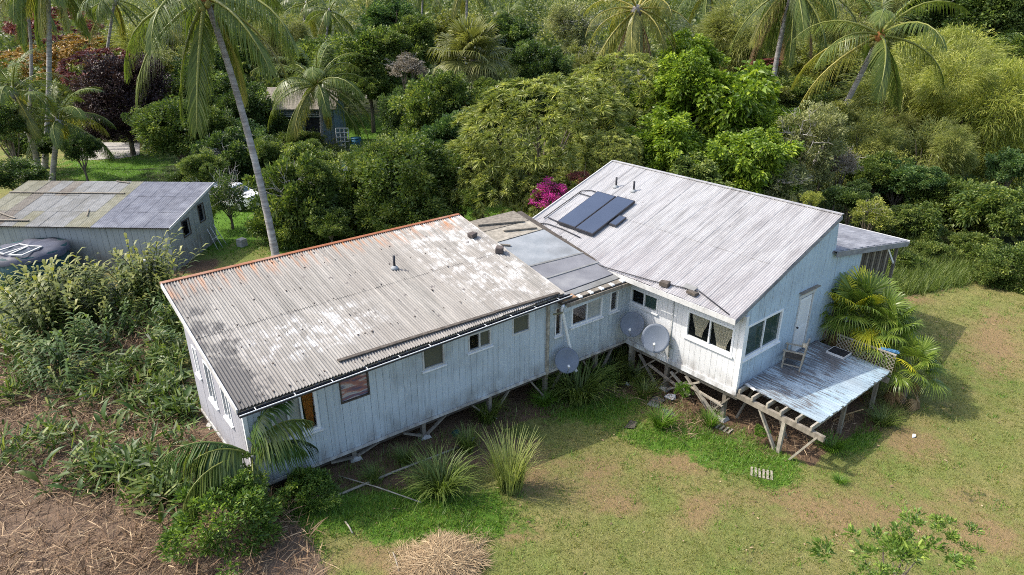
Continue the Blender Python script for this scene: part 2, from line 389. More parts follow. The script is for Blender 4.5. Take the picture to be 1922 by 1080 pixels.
def rosette_crown(seed, nr=430, nl=40, Ln=.125, Wd=.013):
    rng = np.random.default_rng(seed); cs = clumps(rng, nr, .72, -.45)
    cs *= (1+.12*np.sin(cs[:, :1]*7+1)*np.sin(cs[:, 1:2]*6))
    P = np.repeat(cs, nl, 0); out = np.repeat(unit(cs*np.array([1, 1, .8])+np.array([[0, 0, .35]])), nl, 0)
    n = len(P); D_ = unit(rdir(rng, n)+out*.75)
    k = np.repeat(rng.uniform(.7, 1.2, nr), nl)
    V, T = np_straps(P, D_, np.cross(D_, rdir(rng, n)), Ln*k*rng.uniform(.8, 1.15, n), Wd*k, .28)
    tt = np.clip(np.repeat(rng.normal(.5, .16, nr), nl)+rng.normal(0, .14, n), 0, 1)
    return V, T, np.repeat(tt, 5)
def feather_crown(seed, nc=60, nl=170):
    rng = np.random.default_rng(seed); cs = clumps(rng, nc, .4, -.6)*.85
    P, D_, TT = [], [], []
    for c in cs:
        k = rng.uniform(.6, 1.3); n = int(nl*k); q = rdir(rng, n)*(rng.random((n, 1))**.6)*.24*k
        P.append(c+q); D_.append(unit(c[None])*.7+unit(q)*.5+np.array([[.15, 0, .1]])+rng.normal(size=(n, 3))*.25); TT.append(np.clip(rng.normal(.5+rng.normal()*.15, .18, n), 0, 1))
    P = np.concatenate(P); D_ = np.concatenate(D_); TT = np.concatenate(TT); n = len(P)
    V, T = np_straps(P, D_, rdir(rng, n), .16*rng.uniform(.6, 1.3, n), .011, .45)
    return V, T, np.repeat(TT, 5)
def twig_mesh(seed, n=26):
    rng = np.random.default_rng(seed); mb = MB()
    for i in range(n):
        d = rdir(rng, 1)[0]; d[2] = abs(d[2])*.9+.1; d = unit(d); a = d*.15; m = d*.6+rng.normal(size=3)*.08; e = d*1.02+rng.normal(size=3)*.12
        mb.tube([a, m, e], [.016, .009, .003], 4, False)
        for j in range(4):
            s0 = m+(e-m)*rng.random(); mb.tube([s0, s0+rng.normal(size=3)*.09+d*.13], [.005, .002], 3, False)
    me = bpy.data.meshes.new('twigs'); me.from_pydata(mb.v, [], mb.f); me.update(); me.materials.append(MT['twig']); return me
def trunk_mesh(seed, r=.06, limbs=6, spread=.55):
    """unit trunk: base at z=0, crown centre at z=1"""
    rng = np.random.default_rng(seed); mb = MB(); fork = rng.uniform(.3, .5)
    mb.tube([(0, 0, -.05), (.02, .01, fork*.5), (0.0, .02, fork), (.02, -.02, .8)], [r*1.5, r*1.1, r, r*.4], 8)
    for i in range(limbs):
        a = 2*math.pi*i/limbs+rng.uniform(-.4, .4); s0 = fork*rng.uniform(.75, 1.05)
        e = Vector((math.cos(a)*spread*rng.uniform(.6, 1.1), math.sin(a)*spread*rng.uniform(.6, 1.1), rng.uniform(.85, 1.25)))
        b = Vector((0, .02, s0)); m = b.lerp(e, .5)+Vector((0, 0, -.06))
        mb.tube([b, m, e], [r*.6, r*.4, r*.12], 6, False)
        mb.tube([m, m+Vector((math.cos(a+.8)*.25, math.sin(a+.8)*.25, .2))], [r*.3, r*.08], 5, False)
    me = bpy.data.meshes.new('trunk'); me.from_pydata(mb.v, [], mb.f); me.update(); me.materials.append(MT['bark'])
    me.polygons.foreach_set('use_smooth', [True]*len(me.polygons)); return me

# ------------------------------------------------------------------ ground
def lerp_rgb(a, b, f): return a+(b-a)*f[..., None]
def gauss_px(X, Y, px, py, rx, ry):
    p = ground(px, py); e = ground(px+rx, py); g = ground(px, py+ry)
    u = e[:2]-p[:2]; v = g[:2]-p[:2]; A = np.array([[u[0], v[0]], [u[1], v[1]]]); B = np.linalg.inv(A)
    dx, dy = X-p[0], Y-p[1]; a = B[0, 0]*dx+B[0, 1]*dy; b = B[1, 0]*dx+B[1, 1]*dy
    return np.exp(-(a*a+b*b))
def zones(X, Y):
    lush = np.zeros_like(X); dirt = np.zeros_like(X); brush = np.zeros_like(X); bare = np.zeros_like(X)
    for a in [(780, 960, 190, 55), (640, 965, 120, 45), (890, 985, 60, 35), (1290, 812, 140, 40), (1400, 855, 90, 45), (1450, 885, 55, 36), (1090, 760, 130, 35), (1600, 820, 60, 35), (560, 1010, 60, 60), (1720, 500, 110, 45), (640, 430, 200, 60), (420, 420, 120, 60), (250, 320, 160, 40), (680, 240, 90, 50), (910, 400, 80, 25)]:
        lush = np.maximum(lush, gauss_px(X, Y, *a))
    for a in [(850, 830, 160, 50), (700, 870, 100, 40), (1010, 740, 110, 45), (1180, 700, 90, 40), (1330, 770, 120, 40), (1460, 810, 90, 40), (1600, 780, 70, 40), (360, 500, 60, 20)]:
        dirt = np.maximum(dirt, gauss_px(X, Y, *a))
    for a in [(1000, 880, 60, 60), (1120, 900, 60, 60), (1160, 945, 60, 25), (1280, 870, 90, 35), (1480, 930, 100, 30), (1640, 960, 220, 60), (1850, 1010, 120, 60), (1700, 830, 90, 40), (700, 1050, 90, 40), (960, 1000, 60, 25), (1330, 960, 60, 40), (1870, 640, 60, 80), (1700, 560, 60, 15)]:
        bare = np.maximum(bare, gauss_px(X, Y, *a))
    brush = smooth(-12.6, -13.5, X+.15*np.sin(Y*1.7))*smooth(24, 18, Y)
    brush = np.maximum(brush, gauss_px(X, Y, 130, 990, 330, 160)); brush = np.maximum(brush, .6*gauss_px(X, Y, 560, 1060, 90, 40))
    house = ((X > -13.5) & (X < -.2) & (Y > 4.3) & (Y < 9.9)) | ((X > -.5) & (X < 7) & (Y > -.3) & (Y < 9.9)) | ((X > .3) & (X < 4.8) & (Y > -2.5) & (Y < 0))
    dirt = np.maximum(dirt, house*1.0)
    t = (X-CAM[0])*FH[0]+(Y-CAM[1])*FH[1]
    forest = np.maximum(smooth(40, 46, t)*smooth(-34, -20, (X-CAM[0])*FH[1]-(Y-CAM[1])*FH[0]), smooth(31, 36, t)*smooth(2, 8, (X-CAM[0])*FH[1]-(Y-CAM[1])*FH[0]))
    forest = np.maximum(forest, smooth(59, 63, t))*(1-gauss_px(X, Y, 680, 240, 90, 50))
    return lush, dirt, brush, bare, forest
def make_ground():
    fine = np.arange(-26, 30.01, .3); far = np.array([33, 37, 42, 48, 56, 66, 80, 100, 130, 170, 230, 320, 500, 900, 1800, 3500.])
    xs = np.concatenate([-26-(far[::-1]-30), fine, far]); ys = np.concatenate([-16-(far[::-1]-30), np.arange(-16, 40.01, .3), far+10])
    X, Y = np.meshgrid(xs, ys); Z = gz(X, Y); n, m = len(xs), len(ys)
    V = np.stack([X, Y, Z], -1).reshape(-1, 3)
    i = (np.arange(m-1)[:, None]*n+np.arange(n-1)[None]).ravel()
    T = np.concatenate([np.stack([i, i+1, i+n+1], 1), np.stack([i, i+n+1, i+n], 1)])
    k = NT('ground_soil_and_turf', .95, .1); p = k.pos()
    n1 = k.noise(.9, 5, p); n2 = k.noise(6, 5, p, .7); n3 = k.noise(28, 3, p, .7)
    n0 = k.noise(.33, 5, p, .6); lawn = k.mix(k.rng(k.math('ADD', k.math('MULTIPLY', n0, .6), k.math('MULTIPLY', n1, .4)), .40, .60), (.135, .185, .04), (.25, .21, .085))
    lawn = k.mix(k.rng(n2, .35, .7, 0, .7), lawn, (.10, .115, .03)); lawn = k.mix(k.rng(n3, .4, .7, 0, .45), lawn, (.27, .24, .10))
    def zmask(nm, lo, hi): return k.rng(k.math('ADD', k.attr(nm)[2], k.math('ADD', k.rng(n2, .2, .8, -.3, .3), k.rng(n1, .25, .75, -.4, .4))), lo, hi)
    c = k.mix(k.math('MULTIPLY', zmask('bare', .25, .9), .8), lawn, k.mix(n3, (.17, .105, .05), (.30, .205, .115)))
    c = k.mix(zmask('lush', .3, .6), c, k.mix(n2, (.045, .11, .012), (.12, .22, .03)))
    c = k.mix(zmask('dirt', .35, .6), c, k.mix(n2, (.085, .055, .035), (.20, .13, .08)))
    c = k.mix(zmask('brush', .35, .6), c, k.mix(n2, (.10, .07, .05), (.24, .17, .12)))
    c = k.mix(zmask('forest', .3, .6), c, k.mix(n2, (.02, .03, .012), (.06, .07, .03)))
    k.color(c); k.bump(k.math('ADD', n2, k.math('MULTIPLY', n3, .5)), .9, .08)
    me = npmesh('ground', V, T, None, k.m, True)
    for nm, z in zip(('lush', 'dirt', 'brush', 'bare', 'forest'), zones(X, Y)):
        a = me.attributes.new(nm, 'FLOAT', 'POINT'); a.data.foreach_set('value', np.ascontiguousarray(z, np.float32).ravel())
    tag(link('ground', me, k.m), kind='structure')
make_ground()
# pale driveway seen between left trees
pts = [ground(*q) for q in ((150, 268), (262, 268), (262, 292), (225, 298), (150, 302))]
mb = MB(); mb.add([(p[0], p[1], gz(p[0], p[1])+.02) for p in pts], [tuple(range(5))[::-1]]); tag(mb.build('driveway', MT['road']), kind='structure')

# ------------------------------------------------------------------ house: long wing, link and main block
HOUSE = thing('timber_house', (-3, 5, -1.2), 'weathered white timber house on stilts with two corrugated iron roofs', 'house')
def wall(p0, p1, zb, zt, openings, bw, mat, name='wall', thick=.06, parent=HOUSE, gap=.007, skirt=None):
    """vertical boards round the openings, each its own mesh, over a backing sheet; p0->p1 runs left to right seen from outside"""
    p0 = np.array(p0, float); p1 = np.array(p1, float); Lw = np.linalg.norm(p1-p0); d = (p1-p0)/Lw; nrm = np.array([d[1], -d[0]])
    zt_ = zt if callable(zt) else (lambda u: zt)
    def q(u, off, z): p = p0+d*u+nrm*off; return (p[0], p[1], z)
    def cells(a, b):
        cuts = sorted({a, b} | {o[i] for o in openings for i in (0, 1) if a < o[i] < b})
        for s0, s1 in zip(cuts, cuts[1:]):
            m = (s0+s1)/2; segs = [(zb, None)]
            for o in sorted([o for o in openings if o[0] <= m <= o[1]], key=lambda o: o[2]):
                lo, hi = segs.pop(); segs += [(lo, o[2]), (o[3], hi)]
            for lo, hi in segs: yield s0, s1, lo, hi
    back = MB(); edges = list(np.arange(0, Lw-1e-3, bw))+[Lw]
    for a, b in zip(edges, edges[1:]):
        for s0, s1, lo, hi in cells(a, b):
            h0, h1 = (zt_(s0), zt_(s1)) if hi is None else (hi, hi)
            if min(h0, h1)-lo < .02: continue
            back.hexa([q(s0, -thick, lo), q(s1, -thick, lo), q(s1, -.0, lo), q(s0, -.0, lo), q(s0, -thick, h0), q(s1, -thick, h1), q(s1, 0, h1), q(s0, 0, h0)])
    W = back.build(name, mat, parent)
    for a, b in zip(edges, edges[1:]):
        off = random.uniform(.016, .022)
        for s0, s1, lo, hi in cells(a, b):
            h0, h1 = (zt_(s0), zt_(s1)) if hi is None else (hi, hi)
            if min(h0, h1)-lo < .03: continue
            g0 = gap/2 if s0 == a else .001; g1 = gap/2 if s1 == b else .001
            mb = MB(); lo2 = lo-(random.uniform(0, .03) if lo == zb else 0)
            mb.hexa([q(s0+g0, .001, lo2), q(s1-g1, .001, lo2), q(s1-g1, off, lo2), q(s0+g0, off, lo2), q(s0+g0, .001, h0-.002), q(s1-g1, .001, h1-.002), q(s1-g1, off, h1-.002), q(s0+g0, off, h0-.002)])
            mb.build('board', mat, W)
    return W, q, Lw
def window(q, u0, u1, z0, z1, mull=1, fill='glass', curtain=None, fw_=.055, sill=True, trim='trim', halves=None):
    """frame bars, panes and what hangs behind them; q maps wall coordinates to the world"""
    fr = MB()
    def bar(a0, a1, b0, b1, o0=-.05, o1=.035): fr.hexa([q(a0, o0, b0), q(a1, o0, b0), q(a1, o1, b0), q(a0, o1, b0), q(a0, o0, b1), q(a1, o0, b1), q(a1, o1, b1), q(a0, o1, b1)])
    bar(u0-.01, u1+.01, z0-.01, z0+fw_); bar(u0-.01, u1+.01, z1-fw_, z1+.01); bar(u0-.01, u0+fw_, z0+fw_, z1-fw_); bar(u1-fw_, u1+.01, z0+fw_, z1-fw_)
    W = fr.build('window', MT[trim], HOUSE)
    n = mull+1; ws = (u1-u0-2*fw_)/n
    for i in range(1, n):
        m = u0+fw_+ws*i; k = MB(); k.hexa([q(m-.025, -.045, z0+fw_), q(m+.025, -.045, z0+fw_), q(m+.025, .025, z0+fw_), q(m-.025, .025, z0+fw_), q(m-.025, -.045, z1-fw_), q(m+.025, -.045, z1-fw_), q(m+.025, .025, z1-fw_), q(m-.025, .025, z1-fw_)])
        k.build('mullion', MT[trim], W)
    for i in range(n):
        a = u0+fw_+ws*i+(.026 if i else .001); b = u0+fw_+ws*(i+1)-(.026 if i < n-1 else .001); k = MB(); o = -.02-.012*i
        mt = (halves or {}).get(i, fill)
        if mt is None: continue
        k.hexa([q(a, o-.006, z0+fw_+.001), q(b, o-.006, z0+fw_+.001), q(b, o, z0+fw_+.001), q(a, o, z0+fw_+.001), q(a, o-.006, z1-fw_-.001), q(b, o-.006, z1-fw_-.001), q(b, o, z1-fw_-.001), q(a, o, z1-fw_-.001)])
        k.build('pane', MT[mt], W)
    if sill:
        k = MB(); k.hexa([q(u0-.06, .022, z0-.06), q(u1+.06, .022, z0-.06), q(u1+.06, .08, z0-.07), q(u0-.06, .08, z0-.07), q(u0-.06, .022, z0-.012), q(u1+.06, .022, z0-.012), q(u1+.06, .08, z0-.025), q(u0-.06, .08, z0-.025)])
        k.build('sill', MT['trim'], W)
    for c in (curtain or []):
        a, b, zb_, mt, tie = c; V = []; n_ = 30; rows = 10
        for j in range(rows):
            f = j/(rows-1); z = z1-.02-(z1-zb_)*f
            nar = 1-tie*math.sin(f*math.pi*.5)**2 if tie >= 0 else 1
            cen = (a+b)/2
            for i in range(n_):
                t = i/(n_-1); u = cen+((a+(b-a)*t)-cen)*nar; V.append(q(u, -.075+.02*math.sin(t*38+f*1.5)*(1-.3*f), z))
        F_ = [(j*n_+i, j*n_+i+1, (j+1)*n_+i+1, (j+1)*n_+i) for j in range(rows-1) for i in range(n_-1)]
        MB().add(V, F_).build('curtain', MT[mt], W, True)
    return W
# wing front (runs slightly askew), side and back
A0, A1 = (-13.3, 5.15), (0.0, 4.54)
RA = [np.array(p) for p in ((-13.6, 4.36, 2.79), (-3.3, 4.42, 2.78), (-3.44, 9.97, 4.07), (-13.58, 10.0, 4.07))]   # eave L, eave R, ridge R, ridge L
def zA(x, y):      # underside height of wing roof at a plan point
    f = (x+13.6)/10.2; ye = 4.36+.06*f; ze = 2.79-.01*f
    return ze+(4.07-ze)*(y-ye)/(9.98-ye)
opA = [(.62, 1.8, 1.02, 2.34), (2.45, 3.27, 1.5, 2.28), (4.95, 5.65, 1.64, 2.32), (6.5, 7.3, 1.72, 2.28), (8.12, 8.79, 1.76, 2.38), (9.86, 10.12, 1.2, 2.2), (10.56, 11.95, 1.33, 2.2), (12.32, 12.7, 1.36, 2.14)]
def ztA(u): x = -13.3+u*.999; return zA(x, 5.15-.0459*u)-.07 if x < -3.4 else 2.5
W1, qA, LA = wall(A0, A1, 0, ztA, opA, .205, MT['siding'], 'front_wall')
window(qA, *opA[0], mull=2, fill='dusty_glass', halves={2: 'glass'}, fw_=.07, curtain=[(1.45, 1.74, 1.12, 'orangecloth', .35)])
window(qA, *opA[1], mull=0, fill='striped', trim='wooddark', fw_=.03, sill=False)
window(qA, *opA[2], mull=0, fill='screen', sill=True, fw_=.04, trim='trim_grey')
window(qA, *opA[3], mull=1, fill='glass', fw_=.04, trim='trim_grey', halves={1: 'screen'})
window(qA, *opA[4], mull=0, fill='screen', fw_=.04, sill=False, trim='trim_grey')
window(qA, *opA[5], mull=0, fill='glass', fw_=.03)
window(qA, *opA[6], mull=1, fill='glass', halves={1: 'dusty_glass'})
window(qA, *opA[7], mull=0, fill='glass', fw_=.05)
opL = [(1.55, 2.25, 1.15, 2.35), (.55, .95, 1.5, 2.4), (2.9, 3.5, 1.25, 2.2)]
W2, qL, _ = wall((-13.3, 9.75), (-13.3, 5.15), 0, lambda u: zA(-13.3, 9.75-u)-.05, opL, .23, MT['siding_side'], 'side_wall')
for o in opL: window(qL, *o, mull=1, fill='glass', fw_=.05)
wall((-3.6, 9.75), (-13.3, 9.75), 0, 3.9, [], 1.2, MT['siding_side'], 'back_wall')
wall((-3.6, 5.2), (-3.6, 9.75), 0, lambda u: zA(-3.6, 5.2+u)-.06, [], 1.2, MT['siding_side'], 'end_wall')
def cornerpost(x, y, z0, z1, mat='trim', w_=.1, name='corner_trim'):
    mb = MB(); mb.box(x-w_/2, y-w_/2, z0, x+w_/2, y+w_/2, z1); return mb.build(name, MT[mat], HOUSE)
cornerpost(-13.31, 5.135, -.02, 2.72); cornerpost(-3.8, 4.66, -.1, 2.45, 'woodlight', .09, 'porch_post')
# floor and bottom trim of wing
mb = MB(); mb.hexa([(-13.3, 5.2, -.14), (-.05, 4.6, -.14), (-.05, 9.7, -.14), (-13.3, 9.7, -.14), (-13.3, 5.2, -.03), (-.05, 4.6, -.03), (-.05, 9.7, -.03), (-13.3, 9.7, -.03)]); mb.build('floor', MT['wooddark'], HOUSE)
mb = MB(); mb.beam(qA(.0, .05, -.045), qA(LA-.03, .05, -.045), .04, .09); mb.build('bottom_rail', MT['trim_grey'], HOUSE)
mb = MB(); mb.beam(qA(.1, -.15, -.22), qA(LA-.1, -.15, -.22), .09, .16); mb.build('bearer', MT['wooddark'], HOUSE)
mb = MB(); mb.beam((-13.33, 9.7, -.05), (-13.33, 5.2, -.05), .04, .1); mb.build('bottom_rail', MT['trim_grey'], HOUSE)
def post(x, y, ztop=-.12, w_=.13, lean=0, mat='wood'):
    g = float(gz(x, y)); mb = MB(); mb.beam((x+lean, y, g-.1), (x, y, ztop), w_, w_, (1, 0, 0)); mb.build('post', MT[mat], HOUSE)
    f = MB(); f.hexa([(x-.22, y-.22, g-.1), (x+.22, y-.22, g-.1), (x+.22, y+.22, g-.1), (x-.22, y+.22, g-.1), (x-.13, y-.13, g+.1), (x+.13, y-.13, g+.1), (x+.13, y+.13, g+.1), (x-.13, y+.13, g+.1)]); f.build('footing', MT['concrete'], HOUSE)
def brace(p, q_, w_=.09, mat='wood'): MB().beam(p, q_, .05, w_, (0, 1, 0)).build('brace', MT[mat], HOUSE)
for x in (-13.15, -10.62, -8.4, -6.0, -3.7, -1.4):
    y = 5.15-.0459*(x+13.3)+.14; post(x, y); g = float(gz(x, y))
    if x > -13: brace((x+.07, y-.1, g+.12), (x+.75, y-.1, -.2)); brace((x-.07, y-.1, g+.12), (x-.72, y-.1, -.2))
    for yy in (7.3, 9.4): post(x, yy)
MB().beam((-13.0, 5.5, -.62), (-8.5, 5.3, -.14), .04, .05).build('brace', MT['woodlight'], HOUSE)
# wing roof: slab, sheets in two courses, ridge cap, barge boards, gutter
def bil(a, b): return (RA[0]*(1-a)+RA[1]*a)*(1-b)+(RA[3]*(1-a)+RA[2]*a)*b
def slab(name, f, t0, t1, mat, parent, a0=0., a1=1., b0=0., b1=1.):
    c = [f(a0, b0), f(a1, b0), f(a1, b1), f(a0, b1)]; z = np.array([0, 0, 1.])
    return MB().hexa([p+z*t0 for p in c]+[p+z*t1 for p in c]).build(name, mat, parent)
def sheets(f, cols, rows, waves, amp, mat, parent, lift=.0, lap=.03, mats=None, axis=1):
    nrm = unit(np.cross(f(1, 0)-f(0, 0), f(0, 1)-f(0, 0)));  nrm = nrm if nrm[2] > 0 else -nrm
    wob = 0
    for r, (b0, b1) in enumerate(rows):
        for c in range(cols):
            a0, a1 = c/cols, (c+1)/cols; n = waves*4+1; V = []; tw = random.uniform(-.006, .006); e0 = random.uniform(-.004, .004)
            for b in np.linspace(b0-(lap if r else 0)+e0*(r == 0), b1, 3):
                for i in range(n):
                    a = a0+(a1-a0)*i/(n-1); h = amp*math.cos(2*math.pi*waves*i/(n-1)) if True else 0
                    V.append(f(a, b)+nrm*(h+amp+lift+.008*r+tw*(i/(n-1)-.5)+(.003 if (c+r) % 2 else 0)))
            F_ = [(j*n+i, j*n+i+1, (j+1)*n+i+1, (j+1)*n+i) for j in range(2) for i in range(n-1)]
            m = mats(c, r) if mats else mat
            MB().add(V, F_).build('roofing_sheet', m, parent, True)
ROOFA = slab('wing_roof', bil, -.08, -.03, MT['wooddark'], HOUSE, .006, .994, .01, .99)
sheets(bil, 16, [(0, .56), (.54, 1.0)], 8, .024, MT['metal_a'], ROOFA, lift=-.02)
mb = MB()
for (b, w0) in ((1.012, .0), ):
    p, q_ = bil(-.004, 1.0), bil(1.0, 1.0); n_ = np.array([0, 0, 1.])
    mb.hexa([p+(0, -.06, .02), q_+(0, -.06, .02), q_+(0, .05, -.04), p+(0, .05, -.04), p+(0, -.06, .04), q_+(0, -.06, .04), q_+(0, .05, .06), p+(0, .05, .06)])
mb.build('ridge_flashing', MT['rust'], ROOFA)
def bp(a, b, dz=0, dy=0): p = bil(a, b); return (p[0], p[1]+dy, p[2]+dz)
MB().beam(bp(-.002, 0, -.03), bp(-.002, 1, -.03), .035, .16).build('barge_board', MT['trim_grey'], ROOFA)
MB().beam(bp(1.0, 0, -.06), bp(1.0, 1, -.06), .035, .12).build('barge_board', MT['trim_grey'], ROOFA)
MB().beam(bp(0, .02, -.09), bp(1, .02, -.09), .03, .12).build('fascia', MT['trim_grey'], ROOFA)
for i in range(24):
    a = (i+.5)/24; MB().beam(bp(a, .01, -.12), bp(a, .16, -.12), .045, .09).build('rafter', MT['trim_grey'], ROOFA)
# gutter: dark trough with pale outer lip
g0, g1 = np.array(bp(-.002, 0, -.09, -.07)), np.array(bp(1.02, 0, -.10, -.07)); d = unit(g1-g0)
V = []
for p in (g0, g1): V += [p+(0, .05, .05), p+(0, .05, -.04), p+(0, -.06, -.04), p+(0, -.06, .035), p+(0, -.05, .035), p+(0, -.05, -.03), p+(0, .04, -.03), p+(0, .04, .05)]
GU = MB().add(V, [(i, (i+1) % 8, 8+(i+1) % 8, 8+i) for i in range(8)]).build('gutter', MT['gutter'], HOUSE)
MB().beam(g0+(0, -.066, .03), g1+(0, -.066, .03), .014, .022).build('gutter_lip', MT['white_plastic'], GU)
for i in range(11):
    p = g0+(g1-g0)*(i+.4)/11; MB().beam(p+(0, -.065, .045), p+(0, .06, .05), .02, .008).build('gutter_strap', MT['white_plastic'], GU)
# batten of grey boards lying across lower courses
s0, s1 = np.array((-10.9, 4.80)), np.array((-3.5, 4.52))
for i in range(3):
    p = s0+(s1-s0)*i/3; q_ = s0+(s1-s0)*(i+1)/3; MB().beam((p[0], p[1], zA(*p)+.045), (q_[0]-.02, q_[1]-.02*i, zA(*q_)+.045), .12, .03).build('roof_batten', MT['wooddark'], ROOFA)
NH = MB()
for b in (.04, .2, .36, .52, .68, .84, .96):
    for i in range(52):
        if random.random() < .35+.6*(i/52): continue
        p = bil((i+.5)/52+random.uniform(-.003, .003), b+random.uniform(-.006, .006))+np.array([0, 0, .028]); q0 = random.uniform(.008, .022); NH.box(p[0]-q0, p[1]-q0, p[2]-.012, p[0]+q0, p[1]+q0*random.uniform(1, 2), p[2]+.008)
tag(NH.build('nail_heads', MT['stone'], ROOFA), kind='stuff')
# vent pipe on wing
def vent(x, y, z, h=.42, r=.04):
    V = MB().tube([(x, y, z-.1), (x, y, z+h)], r, 10).build('vent_pipe', MT['black'], HOUSE, True)
    MB().tube([(x, y, z-.03), (x, y, z+.03), (x, y, z+.09)], [.13, .12, .05], 10).build('flashing', MT['felt_pale'], V, True)
vent(-7.39, 7.9, zA(-7.39, 7.9)+.02)
# ---- link roof between the two blocks
def lk(x, y): return 2.56+(y-4.3)*.185
def lp(name, c, mat, dz=0., th=.03):
    return MB().hexa([(x, y, lk(x, y)+dz-th) for x, y in c]+[(x, y, lk(x, y)+dz) for x, y in c]).build(name, MT[mat], LINK)
LINK = MB().hexa([(x, y, lk(x, y)-.14) for x, y in ((-3.5, 4.35), (-.45, 4.2), (-.35, 10.1), (-3.6, 10.1))]+[(x, y, lk(x, y)-.04) for x, y in ((-3.5, 4.35), (-.45, 4.2), (-.35, 10.1), (-3.6, 10.1))]).build('link_roof', MT['wooddark'], HOUSE)
lp('roof_panel', ((-3.5, 4.75), (-.55, 4.78), (-.6, 5.55), (-3.5, 5.62)), 'felt', .012)
lp('roof_panel', ((-3.5, 5.68), (-.6, 5.62), (-.65, 6.3), (-3.5, 6.5)), 'felt', .02)
lp('roof_panel', ((-3.5, 6.58), (-.65, 6.38), (-.7, 8.35), (-3.5, 8.3)), 'felt_pale', .03)
lp('roof_panel', ((-3.5, 8.38), (-.7, 8.42), (-.7, 9.2), (-3.5, 9.2)), 'woodlight', .02)
lp('roof_panel', ((-3.5, 9.25), (-.7, 9.25), (-.7, 10.15), (-3.5, 10.15)), 'wood', .012)
lp('roof_strip', ((-3.5, 4.46), (-.5, 4.48), (-.52, 4.72), (-3.5, 4.7)), 'sheet_pale', .012)
lp('roof_strip', ((-3.5, 6.5), (-.62, 6.29), (-.62, 6.37), (-3.5, 6.58)), 'sheet_pale', .04)
lp('roof_strip', ((-3.5, 5.61), (-.58, 5.55), (-.58, 5.62), (-3.5, 5.68)), 'sheet_pale', .04)
lp('timber_patch', ((-3.45, 4.33), (-2.9, 4.3), (-2.9, 4.52), (-3.45, 4.55)), 'orange_wood', .035)
lp('roof_strip', ((-3.5, 4.32), (-.48, 4.24), (-.48, 4.44), (-3.5, 4.44)), 'wood', .0)
for i in range(5):
    x = -2.75+i*.5; MB().box(x-.07, 4.22, lk(x, 4.3)-.02, x+.05, 4.4, lk(x, 4.3)+.03).build('rafter_end', MT['white_plastic'], LINK)
MB().beam((-3.4, 4.2, 2.46), (-.45, 4.12, 2.46), .03, .13).build('fascia', MT['wood'], LINK)
MB().beam((-3.45, 4.3, 2.30), (0.0, 4.40, 2.30), .03, .2).build('frieze_board', MT['siding'], LINK)
for (x0, y0, x1, y1) in ((-2.8, 9.7, -1.0, 9.2), (-2.2, 8.9, -.9, 8.55), (-3.1, 8.2, -2.7, 7.9)):
    MB().beam((x0, y0, lk(x0, y0)+.06), (x1, y1, lk(x1, y1)+.06), .09, .05).build('loose_plank', MT['wood'], LINK)
# ---- main block
SLB = (4.81-2.73)/(4.94+.66)
def zB(x): return 2.73+SLB*(x+.66)
def fB(a, b): x = -.66+5.6*b; return np.array([x, 10.17-10.23*a, zB(x)])
opF = [(.08, 1.28, 1.5, 2.08), (2.5, 4.26, 1.14, 2.08)]
W3, qF, _ = wall((0, 4.56), (0, 0), 0, zB(0)-.08, opF, .21, MT['siding_front'], 'front_wall')
window(qF, *opF[0], mull=1, fill='glass', halves={1: 'glassdark'}, curtain=[(.55, .8, 1.5, 'dusty_glass', .5)])
window(qF, *opF[1], mull=1, fill='glass', fw_=.06, curtain=[(2.62, 3.28, 1.28, 'curtain', .62), (3.42, 4.2, 1.18, 'curtain', .55)])
opG = [(.13, 2.14, 1.08, 2.24), (3.15, 4.0, .18, 2.26)]
def zG(u): return zB(u)-.07 if u < 4.94 else 3.46-(u-4.94)*.205
W4, qG, _ = wall((0, 0), (7.2, 0), 0, zG, opG, .22, MT['gable'], 'gable_wall')
window(qG, *opG[0], mull=1, fill='glassdark', fw_=.07)
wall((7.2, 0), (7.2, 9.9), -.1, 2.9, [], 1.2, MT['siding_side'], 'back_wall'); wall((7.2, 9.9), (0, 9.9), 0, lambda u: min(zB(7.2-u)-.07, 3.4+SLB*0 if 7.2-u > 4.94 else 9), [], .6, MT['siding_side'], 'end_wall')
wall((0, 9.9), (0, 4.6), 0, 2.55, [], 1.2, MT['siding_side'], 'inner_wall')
MB().box(.05, .05, -.14, 7.1, 9.8, -.03).build('floor', MT['wooddark'], HOUSE)
cornerpost(-.005, -.005, -.12, 2.62, 'trim', .13)
MB().beam((-.05, 4.5, -.05), (-.05, -.03, -.05), .045, .18).build('bottom_rail', MT['trim'], HOUSE)
MB().beam((.12, 4.5, -.26), (.12, -.05, -.26), .1, .18).build('bearer', MT['wood'], HOUSE)
MB().beam((.1, -.045, .1), (3.1, -.045, .1), .03, .12).build('bottom_rail', MT['gable'], HOUSE)
# door
D = MB().box(3.19, -.012, .2, 3.96, .035, 2.22).build('door', MT['trim'], HOUSE)
for z0, z1 in ((.3, 1.1), (1.2, 2.12)): MB().box(3.3, -.018, z0, 3.85, -.008, z1).build('door_panel', MT['siding_front'], D)
MB().tube([(3.27, -.01, 1.18), (3.27, -.07, 1.18)], [.03, .035], 10).build('handle', MT['black'], D, True)
DF = MB().box(3.11, -.045, .18, 3.175, .05, 2.3).box(3.975, -.045, .18, 4.04, .05, 2.3).box(3.05, -.06, 2.3, 4.1, .05, 2.42).build('door_frame', MT['trim_grey'], HOUSE)
MB().box(3.0, -.16, 2.5, 4.15, -.02, 2.53).build('drip_board', MT['wood'], HOUSE)
